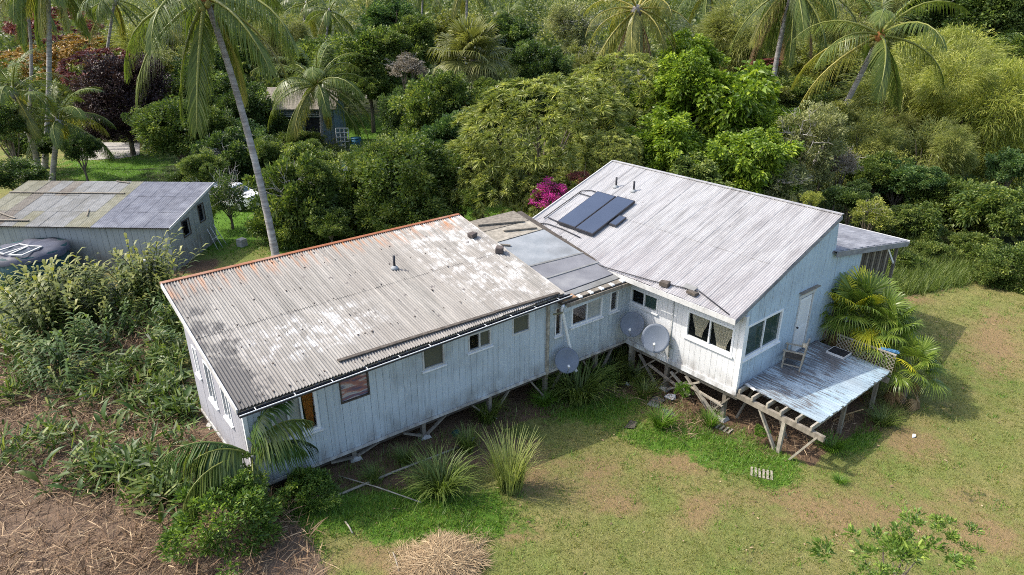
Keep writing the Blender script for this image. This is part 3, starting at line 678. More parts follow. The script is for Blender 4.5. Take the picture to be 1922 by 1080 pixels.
# main roof
ROOFB = slab('main_roof', fB, -.1, -.035, MT['wooddark'], HOUSE, .004, .996, .012, .99)
sheets(fB, 16, [(0, .5), (.48, 1.0)], 8, .015, MT['metal_b'], ROOFB, lift=-.02)
MB().beam((-.665, 10.17, 2.63), (-.665, -.06, 2.63), .035, .17).build('fascia', MT['trim_grey'], ROOFB)
MB().beam((-.66, -.055, 2.65), (4.94, -.055, 4.73), .035, .14).build('barge_board', MT['annex'], ROOFB)
MB().beam((-.66, 10.18, 2.69), (4.94, 10.18, 4.77), .045, .16).build('barge_board', MT['trim_grey'], ROOFB)
MB().beam((4.94, 10.17, 4.83), (4.94, -.06, 4.83), .14, .03).build('ridge_cap', MT['metal_b'], ROOFB)
for i in range(12):
    y = .3+i*.86; MB().beam((-.64, y, 2.60), (.2, y, 2.60+.84*SLB), .045, .09).build('rafter', MT['trim_grey'], ROOFB)
vent(3.39, 8.52, zB(3.39)); vent(3.42, 7.6, zB(3.42))
# annex roof falling away behind ridge, with shingle courses, and its porch
def zN(x): return 3.55-(x-4.94)*.165
ANX = MB().hexa([(x, y, zN(x)-.1) for x, y in ((4.8, -.04), (10.85, -.13), (10.85, 9.9), (4.8, 9.9))]+[(x, y, zN(x)-.02) for x, y in ((4.8, -.04), (10.85, -.13), (10.85, 9.9), (4.8, 9.9))]).build('annex_roof', MT['annex'], HOUSE)
for i in range(12):
    x0 = 4.86+i*.5; MB().hexa([(x0, -.12, zN(x0)-.012), (x0+.52, -.12, zN(x0+.52)-.012), (x0+.52, 9.9, zN(x0+.52)-.012), (x0, 9.9, zN(x0)-.012), (x0, -.12, zN(x0)+.004), (x0+.52, -.12, zN(x0+.52)+.03), (x0+.52, 9.9, zN(x0+.52)+.03), (x0, 9.9, zN(x0)+.004)]).build('roofing_sheet', MT['annex'], ANX)
MB().beam((4.9, -.15, zN(4.9)-.1), (10.9, -.17, zN(10.9)-.1), .04, .2).build('barge_board', MT['annex'], ANX)
MB().beam((10.9, -.2, zN(10.9)-.02), (10.9, 9.9, zN(10.9)-.02), .06, .12).build('fascia', MT['trim_grey'], ANX)
for y in (.05, 3.2, 6.5, 9.6): MB().beam((10.5, y, float(gz(10.5, y))-.1), (10.5, y, zN(10.5)-.1), .1, .1, (1, 0, 0)).build('porch_post', MT['wood'], HOUSE)
MB().beam((10.45, .05, 1.7), (9.4, .05, zN(9.4)-.12), .05, .08).build('brace', MT['trim'], HOUSE)
for i in range(14): MB().box(7.26+i*.19, .03, -.05, 7.40+i*.19, .06, zN(7.4+i*.19)-.14).build('screen_slat', MT['wooddark' if i % 3 else 'wood'], HOUSE)
MB().box(7.2, .1, -.1, 10.6, 9.8, 0).build('porch_floor', MT['wooddark'], HOUSE)
# stilts under the main block
for (x, y) in ((.12, 4.3), (.15, 2.75), (.15, .4), (2.6, .25), (5.2, .25), (7.0, .25), (.15, 7.2), (3.5, 4.5), (3.5, 8), (7, 5), (7, 9)): post(x, y, -.14)
MB().beam((.05, 4.35, float(gz(0, 4.4))), (.05, 4.35, .05), .1, .1, (1, 0, 0)).build('post', MT['woodlight'], HOUSE)
for (p, q_) in (((.02, 2.6, -1.2), (.02, 1.3, -.3)), ((.05, 1.9, -.35), (.05, .7, -1.35)), ((-.03, 1.5, -.5), (-.03, .45, -1.3)), ((0, 1.9, -.6), (0, .35, -.75)), ((.02, 2.5, -.45), (.02, 1.8, -.85)), ((.1, 2.75, -.3), (-.05, 3.3, -.15))): MB().beam(p, q_, .05, .1, (1, 0, 0)).build('brace', MT['woodlight'], HOUSE)
for (p, q_) in (((-.02, 4.1, -1.2), (-.02, 3.2, -.3)), ((0, 3.0, -1.3), (0, 3.9, -.35)), ((.03, .9, -1.35), (.03, .2, -.4)), ((.06, 2.2, -.3), (.06, 2.9, -1.2)), ((-.05, 3.4, -.55), (-.05, 1.6, -.95)), ((.5, .1, -1.3), (1.6, .1, -.2)), ((3.3, .1, -.2), (2.3, .1, -1.3))): MB().beam(p, q_, .05, .1, (1, 0, 0)).build('brace', MT['wood'], HOUSE)
LT = MB()
for i in range(5):
    LT.box(.16, .55+i*.085, -1.15, .175, .575+i*.085, -.75); LT.box(.176, .53, -1.13+i*.08, .19, .93, -1.105+i*.08)
LT.build('lattice', MT['woodlight'], HOUSE)
# downpipe from gutter end
DP = MB().tube([(-3.45, 4.35, 2.45), (-3.4, 4.42, 2.2), (-2.72, 4.5, -.1), (-2.66, 4.4, -.3)], .055, 10).build('downpipe', MT['white_plastic'], HOUSE, True)
MB().beam((-3.8, 4.4, 2.2), (-3.35, 4.4, 2.15), .05, .05).build('bracket', MT['sheet_moss'], DP)
# cable stapled along the wall and eave
MB().tube([(-.72, 9.9, 2.75), (-.71, 7.5, 2.73), (-.70, 5, 2.80), (-.5, 3.2, 2.85), (-.2, 1.6, 2.95), (-.62, .2, 2.78)], .018, 6).build('roof_cable', MT['black'], HOUSE, True)
MB().tube([(-.03, 2.62, 2.35), (-.03, 2.62, .1)], .025, 6).build('conduit', MT['trim_grey'], HOUSE, True)

# ---- deck
DECK = thing('timber_deck', (2.5, -1.3, -1.35), 'worn pale blue plank deck in front of the gable door', 'deck')
def zd(y): return .17+.03*y
n = 33
for i in range(n):
    x0 = .3+i*4.56/n; e = random.uniform(-.03, .03); y1 = -2.64+e
    if i > 24: y1 -= .0
    dz = random.uniform(-.004, .004)
    MB().hexa([(x0+.008, y1, zd(y1)-.035+dz), (x0+.129, y1, zd(y1)-.035+dz), (x0+.129, -.06, zd(0)-.035+dz), (x0+.008, -.06, zd(0)-.035+dz), (x0+.008, y1, zd(y1)+dz), (x0+.129, y1, zd(y1)+dz), (x0+.129, -.06, zd(0)+dz), (x0+.008, -.06, zd(0)+dz)]).build('plank', MT['deck'], DECK)
for i in range(6):
    y = -.15-i*.48; MB().beam((-.02-.05*(i % 2), y, zd(y)-.115), (4.85, y, zd(y)-.115), .06, .15).build('joist', MT['woodlight'], DECK)
MB().beam((.02, .25, -.12), (.02, -2.95, -.2), .11, .17).build('beam', MT['wood'], DECK)
MB().beam((4.7, .2, -.12), (4.7, -2.7, -.2), .1, .17).build('beam', MT['wood'], DECK)
gg = float(gz(.05, -1.7))
MB().beam((.05, -1.62, gg-.1), (.05, -.85, -.2), .06, .12, (1, 0, 0)).build('brace', MT['woodlight'], DECK)
MB().beam((.02, -1.7, gg-.1), (.02, -1.72, -.25), .11, .11, (1, 0, 0)).build('post', MT['woodlight'], DECK)
MB().beam((.0, -2.05, gg-.1), (.0, -2.75, -.22), .06, .12, (1, 0, 0)).build('brace', MT['woodlight'], DECK)
MB().beam((.9, -1.5, gg-.1), (.45, -1.2, -.2), .06, .1, (1, 0, 0)).build('brace', MT['wood'], DECK)
for x in (2.4, 4.6): MB().beam((x, -2.4, gg-.2), (x, -2.4, -.1), .11, .11, (1, 0, 0)).build('post', MT['wood'], DECK)
MB().beam((.35, -.15, zd(0)+.02), (.2, -.55, zd(0)+.03), .09, .03).build('loose_board', MT['trim'], DECK)
# lattice screen along far edge
LS = thing('lattice_screen', (4.93, -1.7, .1), 'cream diagonal lattice panel along far deck edge below fan palm', 'lattice')
def lat(p, q_, off): return MB().beam((4.93+off, p[0], p[1]), (4.93+off, q_[0], q_[1]), .012, .035, (1, 0, 0)).build('slat', MT['woodlight'], LS)
ya, yb, za_, zb_ = -.72, -2.66, -.18, .66
Hh = zb_-za_; stp = .14
for s_ in range(int((ya-yb+Hh)/stp)+1):
    y0 = ya-s_*stp
    for sg, off in ((1, 0), (-1, .014)):
        pts_ = []
        for t in (0., 1.):
            y = y0+(Hh*t if sg > 0 else Hh*(1-t)); pts_.append([y, za_+Hh*t])
        (yy0, zz0), (yy1, zz1) = pts_
        # clip to panel
        tmin, tmax = 0., 1.; dy_ = yy1-yy0
        for lim, sgn in ((ya, 1), (yb, -1)):
            f0, f1 = sgn*(yy0-lim), sgn*(yy1-lim)
            if f0 > 0 and f1 > 0: tmin = 2
            elif f0 > 0: tmin = max(tmin, f0/(f0-f1))
            elif f1 > 0: tmax = min(tmax, f0/(f0-f1))
        if tmax-tmin > .08: lat((yy0+dy_*tmin, zz0+(zz1-zz0)*tmin), (yy0+dy_*tmax, zz0+(zz1-zz0)*tmax), off)
MB().beam((4.93, ya, zb_), (4.93, yb, zb_), .04, .045).build('top_rail', MT['woodlight'], LS)
# flat dark collector lying on the deck
o = MB().box(4.28, -1.33, .115, 4.84, -.7, .19).build('framed_panel', MT['trim'], None)
o.location = (0, 0, .035); tag(o, 'small black framed panel lying flat on blue deck', 'panel'); MB().box(4.31, -1.30, .19, 4.81, -.73, .193).build('panel_face', MT['black'], o, local=True)
# armchair on the deck
def chair():
    c = thing('armchair', (2.55, -.45, zd(-.4)+.001), 'weathered wooden armchair with frayed back standing beside the door', 'chair', rz=rad(200))
    def P_(nm, p, q_, w_=.05, h=.05, mt='woodlight'): return MB().beam(p, q_, w_, h).build(nm, MT[mt], c, local=True)
    for x in (-.28, .28):
        P_('leg', (x, -.28, 0), (x, -.28, .62)); P_('leg', (x, .26, 0), (x, .34, .98)); P_('armrest', (x, -.34, .64), (x, .3, .66), .08, .03); P_('stretcher', (x, -.28, .15), (x, .27, .15), .03, .03)
    MB().box(-.27, -.28, .38, .27, .26, .42).build('seat', MT['wooddark'], c, local=True)
    P_('stretcher', (-.28, -.28, .3), (.28, -.28, .3), .03, .05); P_('back_rail', (-.28, .33, .95), (.28, .33, .95), .04, .07)
    for i in range(6): P_('back_slat', (-.22+.088*i, .275, .44), (-.22+.088*i, .325, .93), .03, .015, 'wood')
    P_('worn_cushion', (-.15, .22, .8), (.18, .28, .9), .12, .1, 'curtain')
chair()
# loose things on the roofs
def block(name, x, y, z, s, label, rz=0, mt='stone', seed=0):
    rng = np.random.default_rng(seed); mb = MB(); a, b, c = s
    V = [np.array(v)*np.array([a, b, c])/2+rng.normal(size=3)*min(s)*.06 for v in ((-1, -1, -1), (1, -1, -1), (1, 1, -1), (-1, 1, -1), (-1, -1, 1), (1, -1, 1), (1, 1, 1), (-1, 1, 1))]
    mb.hexa(V); o = mb.build(name, MT[mt]); o.location = (x, y, z+c/2); o.rotation_euler = (0, 0, rz)
    bv = o.modifiers.new('b', 'BEVEL'); bv.width = min(s)*.16; bv.segments = 2
    return tag(o, label, 'stone' if 'stone' in name or 'rock' in name else name.split('_')[-1])
block('ballast_stone', -3.95, 8.45, zA(-3.95, 8.45)+.02, (.3, .24, .16), 'dark stone near upper right corner of wing roof', .3, seed=1)
block('ballast_stone', -3.7, 7.25, zA(-3.7, 7.25)+.02, (.3, .27, .2), 'dark stone by the right verge of wing roof, lower of two', .8, seed=2)
block('ballast_block', -.40, 9.7, zB(-.4)+.02, (.22, .5, .2), 'dark block at far left end of the main roof eave', .1, 'wood', 3)
block('ballast_block', -.42, 8.05, zB(-.42)+.02, (.3, .42, .26), 'large dark block on eave beam of main roof above link', .2, 'wooddark', 4)
block('ballast_block', -.30, 7.75, zB(-.3)+.02, (.25, .3, .14), 'small grey block beside large dark block on eave beam', .6, 'wood', 5)
block('ballast_block', -.46, 2.74, zB(-.46)+.02, (.22, .32, .15), 'brown block on the eave above small dish window', .2, 'wooddark', 6)
block('ballast_block', -.38, 1.72, zB(-.38)+.02, (.2, .36, .1), 'thin brown block on main roof eave nearest the gable corner', -.1, 'wooddark', 7)
o = MB().box(-.1, -.22, 0, .1, .22, .03).build('loose_tile', MT['sheet_pale']); o.location = (-.2, 1.95, zB(-.2)+.05); o.rotation_euler = (0, -math.atan(SLB), 0); tag(o, 'pale flat tile beside thin brown block on main roof', 'tile')
for i, (y0, y1, xo, lab) in enumerate(((9.95, 7.4, -.52, 'long weathered beam lying along left end of main roof eave'), (9.3, 8.2, -.25, 'short weathered beam lying uphill of the long eave beam'))):
    o = MB().beam((xo, y0, zB(xo)+.08), (xo-.05, y1, zB(xo)+.08), .13, .12).build('loose_beam', MT['wood']); tag(o, lab, 'beam')
o = MB().beam((-.78, 9.9, 2.58), (-.72, 7.2, 2.52), .06, .1).build('red_fascia_board', MT['rust'], HOUSE)
o = MB().beam((-.80, 6.9, 2.50), (-.70, 5.7, 2.53), .2, .1).build('eave_timber', MT['wooddark'], HOUSE)
# solar collectors
def solar(x0, x1, y0, y1, label, th=.09, lift=.07, name='solar_panel'):
    c = [(x0, y0), (x1, y0), (x1, y1), (x0, y1)]; t = thing(name, ((x0+x1)/2, (y0+y1)/2, zB((x0+x1)/2)+.03), label, 'solar panel')
    MB().hexa([(x, y, zB(x)+lift) for x, y in c]+[(x, y, zB(x)+lift+th) for x, y in c]).build('casing', MT['black'], t)
    i = .03; c2 = [(x0+i, y0+i), (x1-i, y0+i), (x1-i, y1-i), (x0+i, y1-i)]
    MB().hexa([(x, y, zB(x)+lift+th+.002) for x, y in c2]+[(x, y, zB(x)+lift+th+.008) for x, y in c2]).build('glass_cover', MT['solar'], t)
    for x in (x0+.15, x1-.15): MB().box(x-.03, y0+.1, zB(x)-.01, x+.03, y1-.1, zB(x)+lift-.002+.0).build('bracket', MT['black'], t)
solar(.45, 2.68, 7.86, 8.86, 'left of the two tall dark blue solar collectors on main roof'); solar(.43, 2.72, 6.9, 7.82, 'right of the two tall dark blue solar collectors on main roof')
solar(1.25, 1.82, 6.5, 6.86, 'little solar panel attached to right side of big collectors', .05, .06)
t = thing('collector_pipework', (1.5, 9.3, zB(1.5)), 'black pipes running beside the solar collectors on main roof', 'pipe')
MB().tube([(.5, 9.7, zB(.5)+.06), (2.55, 9.68, zB(2.55)+.06), (2.75, 9.3, zB(2.75)+.06), (2.72, 8.8, zB(2.72)+.06)], .02, 6).build('pipe', MT['black'], t, True)
MB().tube([(.6, 9.55, zB(.6)+.06), (.55, 8.8, zB(.55)+.06)], .025, 6).build('pipe', MT['black'], t, True)
MB().tube([(.1, 9.9, zB(.1)+.05), (.3, 9.2, zB(.3)+.05), (.3, 8.4, zB(.3)+.05), (.2, 7.3, zB(.2)+.05)], .02, 6).build('pipe', MT['black'], t, True)
MB().tube([(2.4, 9.68, zB(2.4)+.06), (2.4, 8.86, zB(2.4)+.06)], .02, 6).build('pipe', MT['black'], t, True)
# ---- satellite dishes
def dish(loc, r, aim, label, wallpt, seed=0):
    t = thing('satellite_dish', loc, label, 'satellite dish', 'satellite dishes fixed to house walls')
    aim = Vector(aim).normalized(); Q = aim.to_track_quat('Z', 'Y').to_matrix()
    V = []; n_ = 28; rings = 6
    for lay in (0, 1):
        for i in range(rings+1):
            for k in range(n_):
                a = 2*math.pi*k/n_; rr = r*i/rings; z = .16*r*(i/rings)**2*1.2-(.012 if lay else 0)
                V.append(tuple(Q @ Vector((rr*math.cos(a), rr*1.06*math.sin(a), z))))
    F_ = []
    for lay in (0, 1):
        o_ = lay*(rings+1)*n_
        for i in range(rings):
            for k in range(n_):
                f = (o_+i*n_+k, o_+i*n_+(k+1) % n_, o_+(i+1)*n_+(k+1) % n_, o_+(i+1)*n_+k); F_.append(f if not lay else f[::-1])
    o2 = (rings+1)*n_
    for k in range(n_): F_.append((rings*n_+k, rings*n_+(k+1) % n_, o2+rings*n_+(k+1) % n_, o2+rings*n_+k))
    MB().add(V, F_).build('reflector', MT['dish'], t, True, local=True)
    base = Q @ Vector((0, -r*.95, .15*r)); fp = Q @ Vector((0, -r*.55, r*1.0))
    MB().tube([base, fp], .014, 6).build('feed_arm', MT['dishframe'], t, True, local=True)
    MB().tube([fp-aim*.02, fp+Vector((0, 0, .09))-aim*.1], [.05, .035], 8).build('feed_horn', MT['white_plastic'], t, True, local=True)
    wp = Vector(wallpt)-Vector(loc); MB().tube([-aim*.02, -aim*.12, wp*.6+Vector((0, 0, -.06)), wp], [.05, .035, .025, .03], 8).build('wall_arm', MT['dishframe'], t, True, local=True)
    MB().box(wp.x-.06, wp.y-.06, wp.z-.08, wp.x+.06, wp.y+.06, wp.z+.08).build('wall_plate', MT['dishframe'], t, local=True)
dish((-.45, 3.95, .95), .42, (-.78, -.42, .45), 'left satellite dish on the white wall beside link corner', (.0, 3.75, .7))
dish((-.5, 2.88, .86), .47, (-.72, -.5, .5), 'right and largest satellite dish on white wall near dish window', (.0, 2.55, .55))
dish((-3.3, 4.25, .42), .40, (-.5, -.75, .5), 'low satellite dish beside white downpipe on link wall', (-3.25, 4.72, .2))

# ------------------------------------------------------------------ grey shed, tank, hut, cars
Sc, Su, Sv = np.array([-10.40, 24.05]), np.array([-.745, .667]), np.array([.667, .745])
def S2(a, b): return Sc+Su*a+Sv*b
def zS(b): return 1.52+(b+.25)*.175
sg = float(gz(*S2(3, 2)))
SHED = thing('shed', (*S2(4, 2), sg), 'long grey board shed with patched corrugated iron roof at left', 'shed')
for a0, a1, o_, zz in ((S2(9.6, 0), S2(0, 0), [], lambda u: zS(0)-.06), (S2(0, 0), S2(0, 4.4), [(1.25, 1.9, .55, 1.3), (3.0, 3.55, .75, 1.6)], lambda u: zS(u)-.06), (S2(0, 4.4), S2(9.6, 4.4), [], lambda u: zS(4.4)-.06), (S2(9.6, 4.4), S2(9.6, 0), [], lambda u: zS(4.4-u)-.06)):
    _, qs, _ = wall(a0, a1, sg-.1, zz, o_, .3, MT['shedwall'], 'wall', parent=SHED, gap=.012)
    for (u0, u1, z0, z1) in o_:
        f = MB()
        for (x0, x1, y0, y1) in ((u0-.04, u1+.04, z0-.05, z0), (u0-.04, u1+.04, z1, z1+.05), (u0-.05, u0, z0, z1), (u1, u1+.05, z0, z1)): f.hexa([qs(x0, .023, y0), qs(x1, .023, y0), qs(x1, .05, y0), qs(x0, .05, y0), qs(x0, .023, y1), qs(x1, .023, y1), qs(x1, .05, y1), qs(x0, .05, y1)])
        f.build('window_frame', MT['wooddark'], SHED)
def fS(a, b): p = S2(9.9-10.15*a, -.25+5.0*b); return np.array([p[0], p[1], zS(-.25+5.0*b)])
SR = slab('roof', fS, -.09, -.03, MT['wooddark'], SHED, .004, .996, .01, .99)
mix_ = ['sheet_moss', 'sheet_pale', 'sheet_moss', 'sheet_brown', 'sheet_moss', 'sheet_pale', 'sheet_brown', 'sheet_moss', 'sheet_pale', 'sheet_pale']
sheets(fS, 16, [(0, .36), (.34, .7), (.68, 1.0)], 7, .011, None, SR, lift=-.02, mats=lambda c, r: MT['sheet_grey'] if c >= 10 else MT[mix_[(c*3+(r*7 if c in (1, 4, 8) else 0)) % 10]])
for (a0, b0, a1, b1, w_) in ((.0, .70, .60, .70, .12), (-.02, .10, .30, .10, .14), (.05, .30, .22, .14, .08), (.52, .34, .55, .2, .05), (.48, .99, .56, .95, .09)):
    p, q_ = fS(a0, b0), fS(a1, b1); MB().beam(p+(0, 0, .05), q_+(0, 0, .05), w_, .03).build('roof_batten', MT['wood'], SR)
p, q_ = fS(1.0, 0), fS(1.0, 1); MB().beam(p+(0, 0, -.04), q_+(0, 0, -.04), .04, .12).build('barge_board', MT['trim_grey'], SR)
pr = thing('pipe_railing', (*S2(.1, -.8), float(gz(*S2(.1, -.8)))), 'white metal pipe frame beside near corner of the shed', 'railing')
b0 = S2(1.4, -.7); b1 = S2(-.1, -.7)
MB().tube([(*b0, sg-.05), (*b0, sg+.85), (*b1, sg+.85), (*b1, sg-.05)], .03, 8).build('frame', MT['trim'], pr, True); MB().tube([(*b0, sg+.2), (*b1, sg+.2)], .02, 6).build('rail', MT['trim'], pr, True)
lad = thing('metal_trestle', (*S2(-.45, 3.4), float(gz(*S2(-.45, 3.4)))), 'thin white trestle leaning at far corner of the shed', 'trestle')
for k in range(3):
    a = S2(-.7-.1*k, 3.0+k*.35); b = S2(-.2, 3.2+k*.35); MB().tube([(*a, sg-.05), (*b, sg+1.1)], .02, 6).build('leg', MT['trim'], lad, True)
MB().tube([(*S2(-.45, 3.0), sg+.55), (*S2(-.45, 4.0), sg+.55)], .02, 6).build('rail', MT['trim'], lad, True)
# water tank
tc = np.array([-15.75, 26.75]); tz = float(gz(*tc))
TK = thing('water_tank', (*tc, tz), 'round teal water tank with dark cover in front of shed', 'tank')
MB().tube([(*tc, tz-.05), (*tc, .9)], 1.5, 40).build('tank_wall', MT['tank'], TK, True)
V = []; n_ = 48
for i, (r, z) in enumerate(((1.6, .70), (1.58, .88), (1.1, .95), (.55, 1.02), (.02, 1.05))):
    for k in range(n_): a = 2*math.pi*k/n_; V.append((tc[0]+r*math.cos(a), tc[1]+r*math.sin(a), z+(.03*math.sin(a*9+i) if 0 < i < 4 else 0)-(.08*abs(math.sin(a*6)) if i == 0 else 0)))
MB().add(V, [(i*n_+k, i*n_+(k+1) % n_, (i+1)*n_+(k+1) % n_, (i+1)*n_+k) for i in range(4) for k in range(n_)]).build('cover', MT['tarp'], TK, True)
for i, (dx, dy, rz, lab) in enumerate(((-.6, -.1, .5, 'empty grey window sash on tank cover, nearest the frame edge'), (-.15, -.75, .75, 'grey window sash on tank cover, nearer the ginger leaves'))):
    t = thing('window_sash', (tc[0]+dx, tc[1]+dy, 1.02), lab, 'window sash', rz=rz)
    for (a, b, c, d_) in ((-.6, -.35, .6, -.27), (-.6, .27, .6, .35), (-.6, -.27, -.52, .27), (.52, -.27, .6, .27)): MB().box(a, b, .0, c, d_, .05).build('rail', MT['trim_grey'], t, local=True)
    MB().box(-.52, -.27, .01, .52, .27, .02).build('pane', MT['glass'], t, local=True)
# far hut behind the coconut palm
hb = at(512, 282, 58.5); Hu = np.array([rt[0], rt[1]])/np.hypot(rt[0], rt[1]); Hv = FH[:2]; hz = float(gz(*hb[:2]))
def H2(a, b): return hb[:2]+Hu*a+Hv*b
HUT = thing('hut', (*H2(2.8, 2), hz), 'small faded teal hut behind slender coconut palm', 'hut')
_, qh, _ = wall(H2(0, 0), H2(5.6, 0), hz, 2.75, [(1.0, 2.1, .6, 1.9), (3.0, 4.5, hz+.05, 1.9)], .35, MT['hutwall'], 'front_wall', parent=HUT, gap=.02)
wall(H2(5.6, 0), H2(5.6, 4), hz, 3.0, [], .5, MT['hutwall'], 'side_wall', parent=HUT); wall(H2(0, 4), H2(0, 0), hz, 3.0, [], .5, MT['hutwall'], 'side_wall', parent=HUT)
def hexq(q, a0, a1, o0, o1, z0, z1): return [q(a0, o0, z0), q(a1, o0, z0), q(a1, o1, z0), q(a0, o1, z0), q(a0, o0, z1), q(a1, o0, z1), q(a1, o1, z1), q(a0, o1, z1)]
MB().hexa(hexq(qh, 1.0, 2.1, -.05, -.03, .6, 1.9)).build('window', MT['glass'], HUT); MB().hexa(hexq(qh, 3.0, 4.5, -.3, -.28, hz, 1.9)).build('doorway', MT['black'], HUT)
for z in (2.0, 2.15, 2.3): MB().hexa(hexq(qh, .1, 5.5, .03, .2, z, z+.05)).build('awning_slat', MT['trim_grey'], HUT)
HR = MB().hexa([(*H2(-.4, -.6), 2.62), (*H2(6.0, -.6), 2.62), (*H2(6.0, 2), 4.1), (*H2(-.4, 2), 4.1), (*H2(-.4, -.6), 2.7), (*H2(6.0, -.6), 2.7), (*H2(6.0, 2), 4.18), (*H2(-.4, 2), 4.18)]).build('roof', MT['wood'], HUT)
MB().hexa([(*H2(-.4, 2.0), 4.1), (*H2(6.0, 2.0), 4.1), (*H2(6.0, 4.5), 2.7), (*H2(-.4, 4.5), 2.7), (*H2(-.4, 2), 4.18), (*H2(6.0, 2), 4.18), (*H2(6.0, 4.5), 2.78), (*H2(-.4, 4.5), 2.78)]).build('roof_slope', MT['sheet_pale'], HR)
wf = thing('multi_pane_door', (*H2(6.3, -.8), hz), 'white multi-pane glazed door leaning outside the teal hut', 'door')
for i in range(4): MB().beam((*H2(5.85+i*.35, -.8), hz), (*H2(5.85+i*.35, -.7), hz+1.9), .06, .06, (1, 0, 0)).build('stile', MT['trim'], wf)
for i in range(6): MB().beam((*H2(5.85, -.8+.017*i), hz+.03+i*.37), (*H2(6.9, -.8+.017*i), hz+.03+i*.37), .05, .06).build('rail', MT['trim'], wf)
bn = thing('blue_bin', (*H2(7.45, -.5), hz), 'blue wheeled bin standing right of the teal hut', 'bin'); pb = H2(7.45, -.5)
MB().tube([(*pb, hz), (*pb, hz+1.0)], [.36, .45], 12).build('body', MT['bluebin'], bn, True); MB().tube([(*pb, hz+1.0), (*pb, hz+1.06)], [.48, .46], 12).build('lid', MT['bluebin'], bn, True)

def car(loc, rz, label, van=False):
    t = thing('parked_car', loc, label, 'car', 'cars parked behind the house', rz=rz)
    prof = [(-2.1, .35), (-2.15, .75), (-2.0, .95), (-1.1, 1.0), (-.55, 1.42), (.9, 1.45), (1.75, 1.02), (2.1, .95), (2.15, .4)]
    if van: prof = [(-2.2, .35), (-2.2, .85), (-1.6, 1.0), (-.9, 1.65), (1.9, 1.7), (2.15, 1.0), (2.2, .4)]
    n_ = len(prof); V = [(x, -.82 if z < 1.05 else -.66, z) for x, z in prof]+[(x, .82 if z < 1.05 else .66, z) for x, z in prof]
    b = MB().add(V, [tuple(range(n_)), tuple(range(2*n_-1, n_-1, -1))]+[(i, i+n_, (i+1) % n_+n_, (i+1) % n_) for i in range(n_)]).build('body', MT['carwhite'], t, local=True)
    zt = 1.62 if van else 1.38
    for sy in (-1, 1):
        for x0, x1 in ((-.62, .1), (.16, .85)): MB().hexa([(x0-.2*(x0 < -.5), sy*.80, 1.04), (x1+.25*(x1 > .5), sy*.80, 1.04), (x1+.25*(x1 > .5), sy*.81, 1.04), (x0-.2*(x0 < -.5), sy*.81, 1.04), (x0, sy*.68, zt), (x1, sy*.68, zt), (x1, sy*.69, zt), (x0, sy*.69, zt)]).build('side_window', MT['glassdark'], t, local=True)
        for x in (-1.35, 1.35):
            w_ = MB().tube([(x, sy*.66, .33), (x, sy*.85, .33)], .33, 18).build('wheel', MT['rubber'], t, True, local=True); MB().tube([(x, sy*.855, .33), (x, sy*.865, .33)], .2, 12).build('rim', MT['dishframe'], w_, local=True)
        MB().box(2.12, sy*.6-.14, .68, 2.17, sy*.6+.14, .9).build('tail_lamp', MT['redlamp'], t, local=True); MB().box(-2.18, sy*.6-.14, .66, -2.12, sy*.6+.14, .82).build('headlamp', MT['dusty_glass'], t, local=True)
    MB().box(-2.2, -.8, .32, -2.1, .8, .55).build('bumper', MT['trim_grey'], t, local=True); MB().box(2.1, -.8, .34, 2.22, .8, .58).build('bumper', MT['trim_grey'], t, local=True)
    xf = (-1.5, -.95) if van else (-1.05, -.6)
    MB().hexa([(xf[0]-.02, -.7, 1.05), (xf[0]-.02, .7, 1.05), (xf[0]-.05, .7, 1.05), (xf[0]-.05, -.7, 1.05), (xf[1]-.02, -.6, zt), (xf[1]-.02, .6, zt), (xf[1]-.05, .6, zt), (xf[1]-.05, -.6, zt)]).build('windscreen', MT['glassdark'], t, local=True)
p = at(432, 385, 41); car((p[0], p[1], float(gz(p[0], p[1]))), math.atan2(rt[1], rt[0])+rad(165), 'white car half hidden by bare shrub beside tall palm')
p = at(676, 299, 47); car((p[0], p[1], float(gz(p[0], p[1]))), math.atan2(rt[1], rt[0])+rad(20), 'white van showing only its roof above green shrubs', True)
o = MB().hexa([(-.2, -.2, 0), (.2, -.2, 0), (.2, .2, 0), (-.2, .2, 0), (-.19, -.19, .4), (.19, -.19, .4), (.19, .19, .4), (-.19, .19, .4)]).build('cinder_block', MT['concrete']); p = ground(455, 462); o.location = p; o.rotation_euler = (0, 0, .4); tag(o, 'pale concrete block on lawn left of the tall palm', 'block')

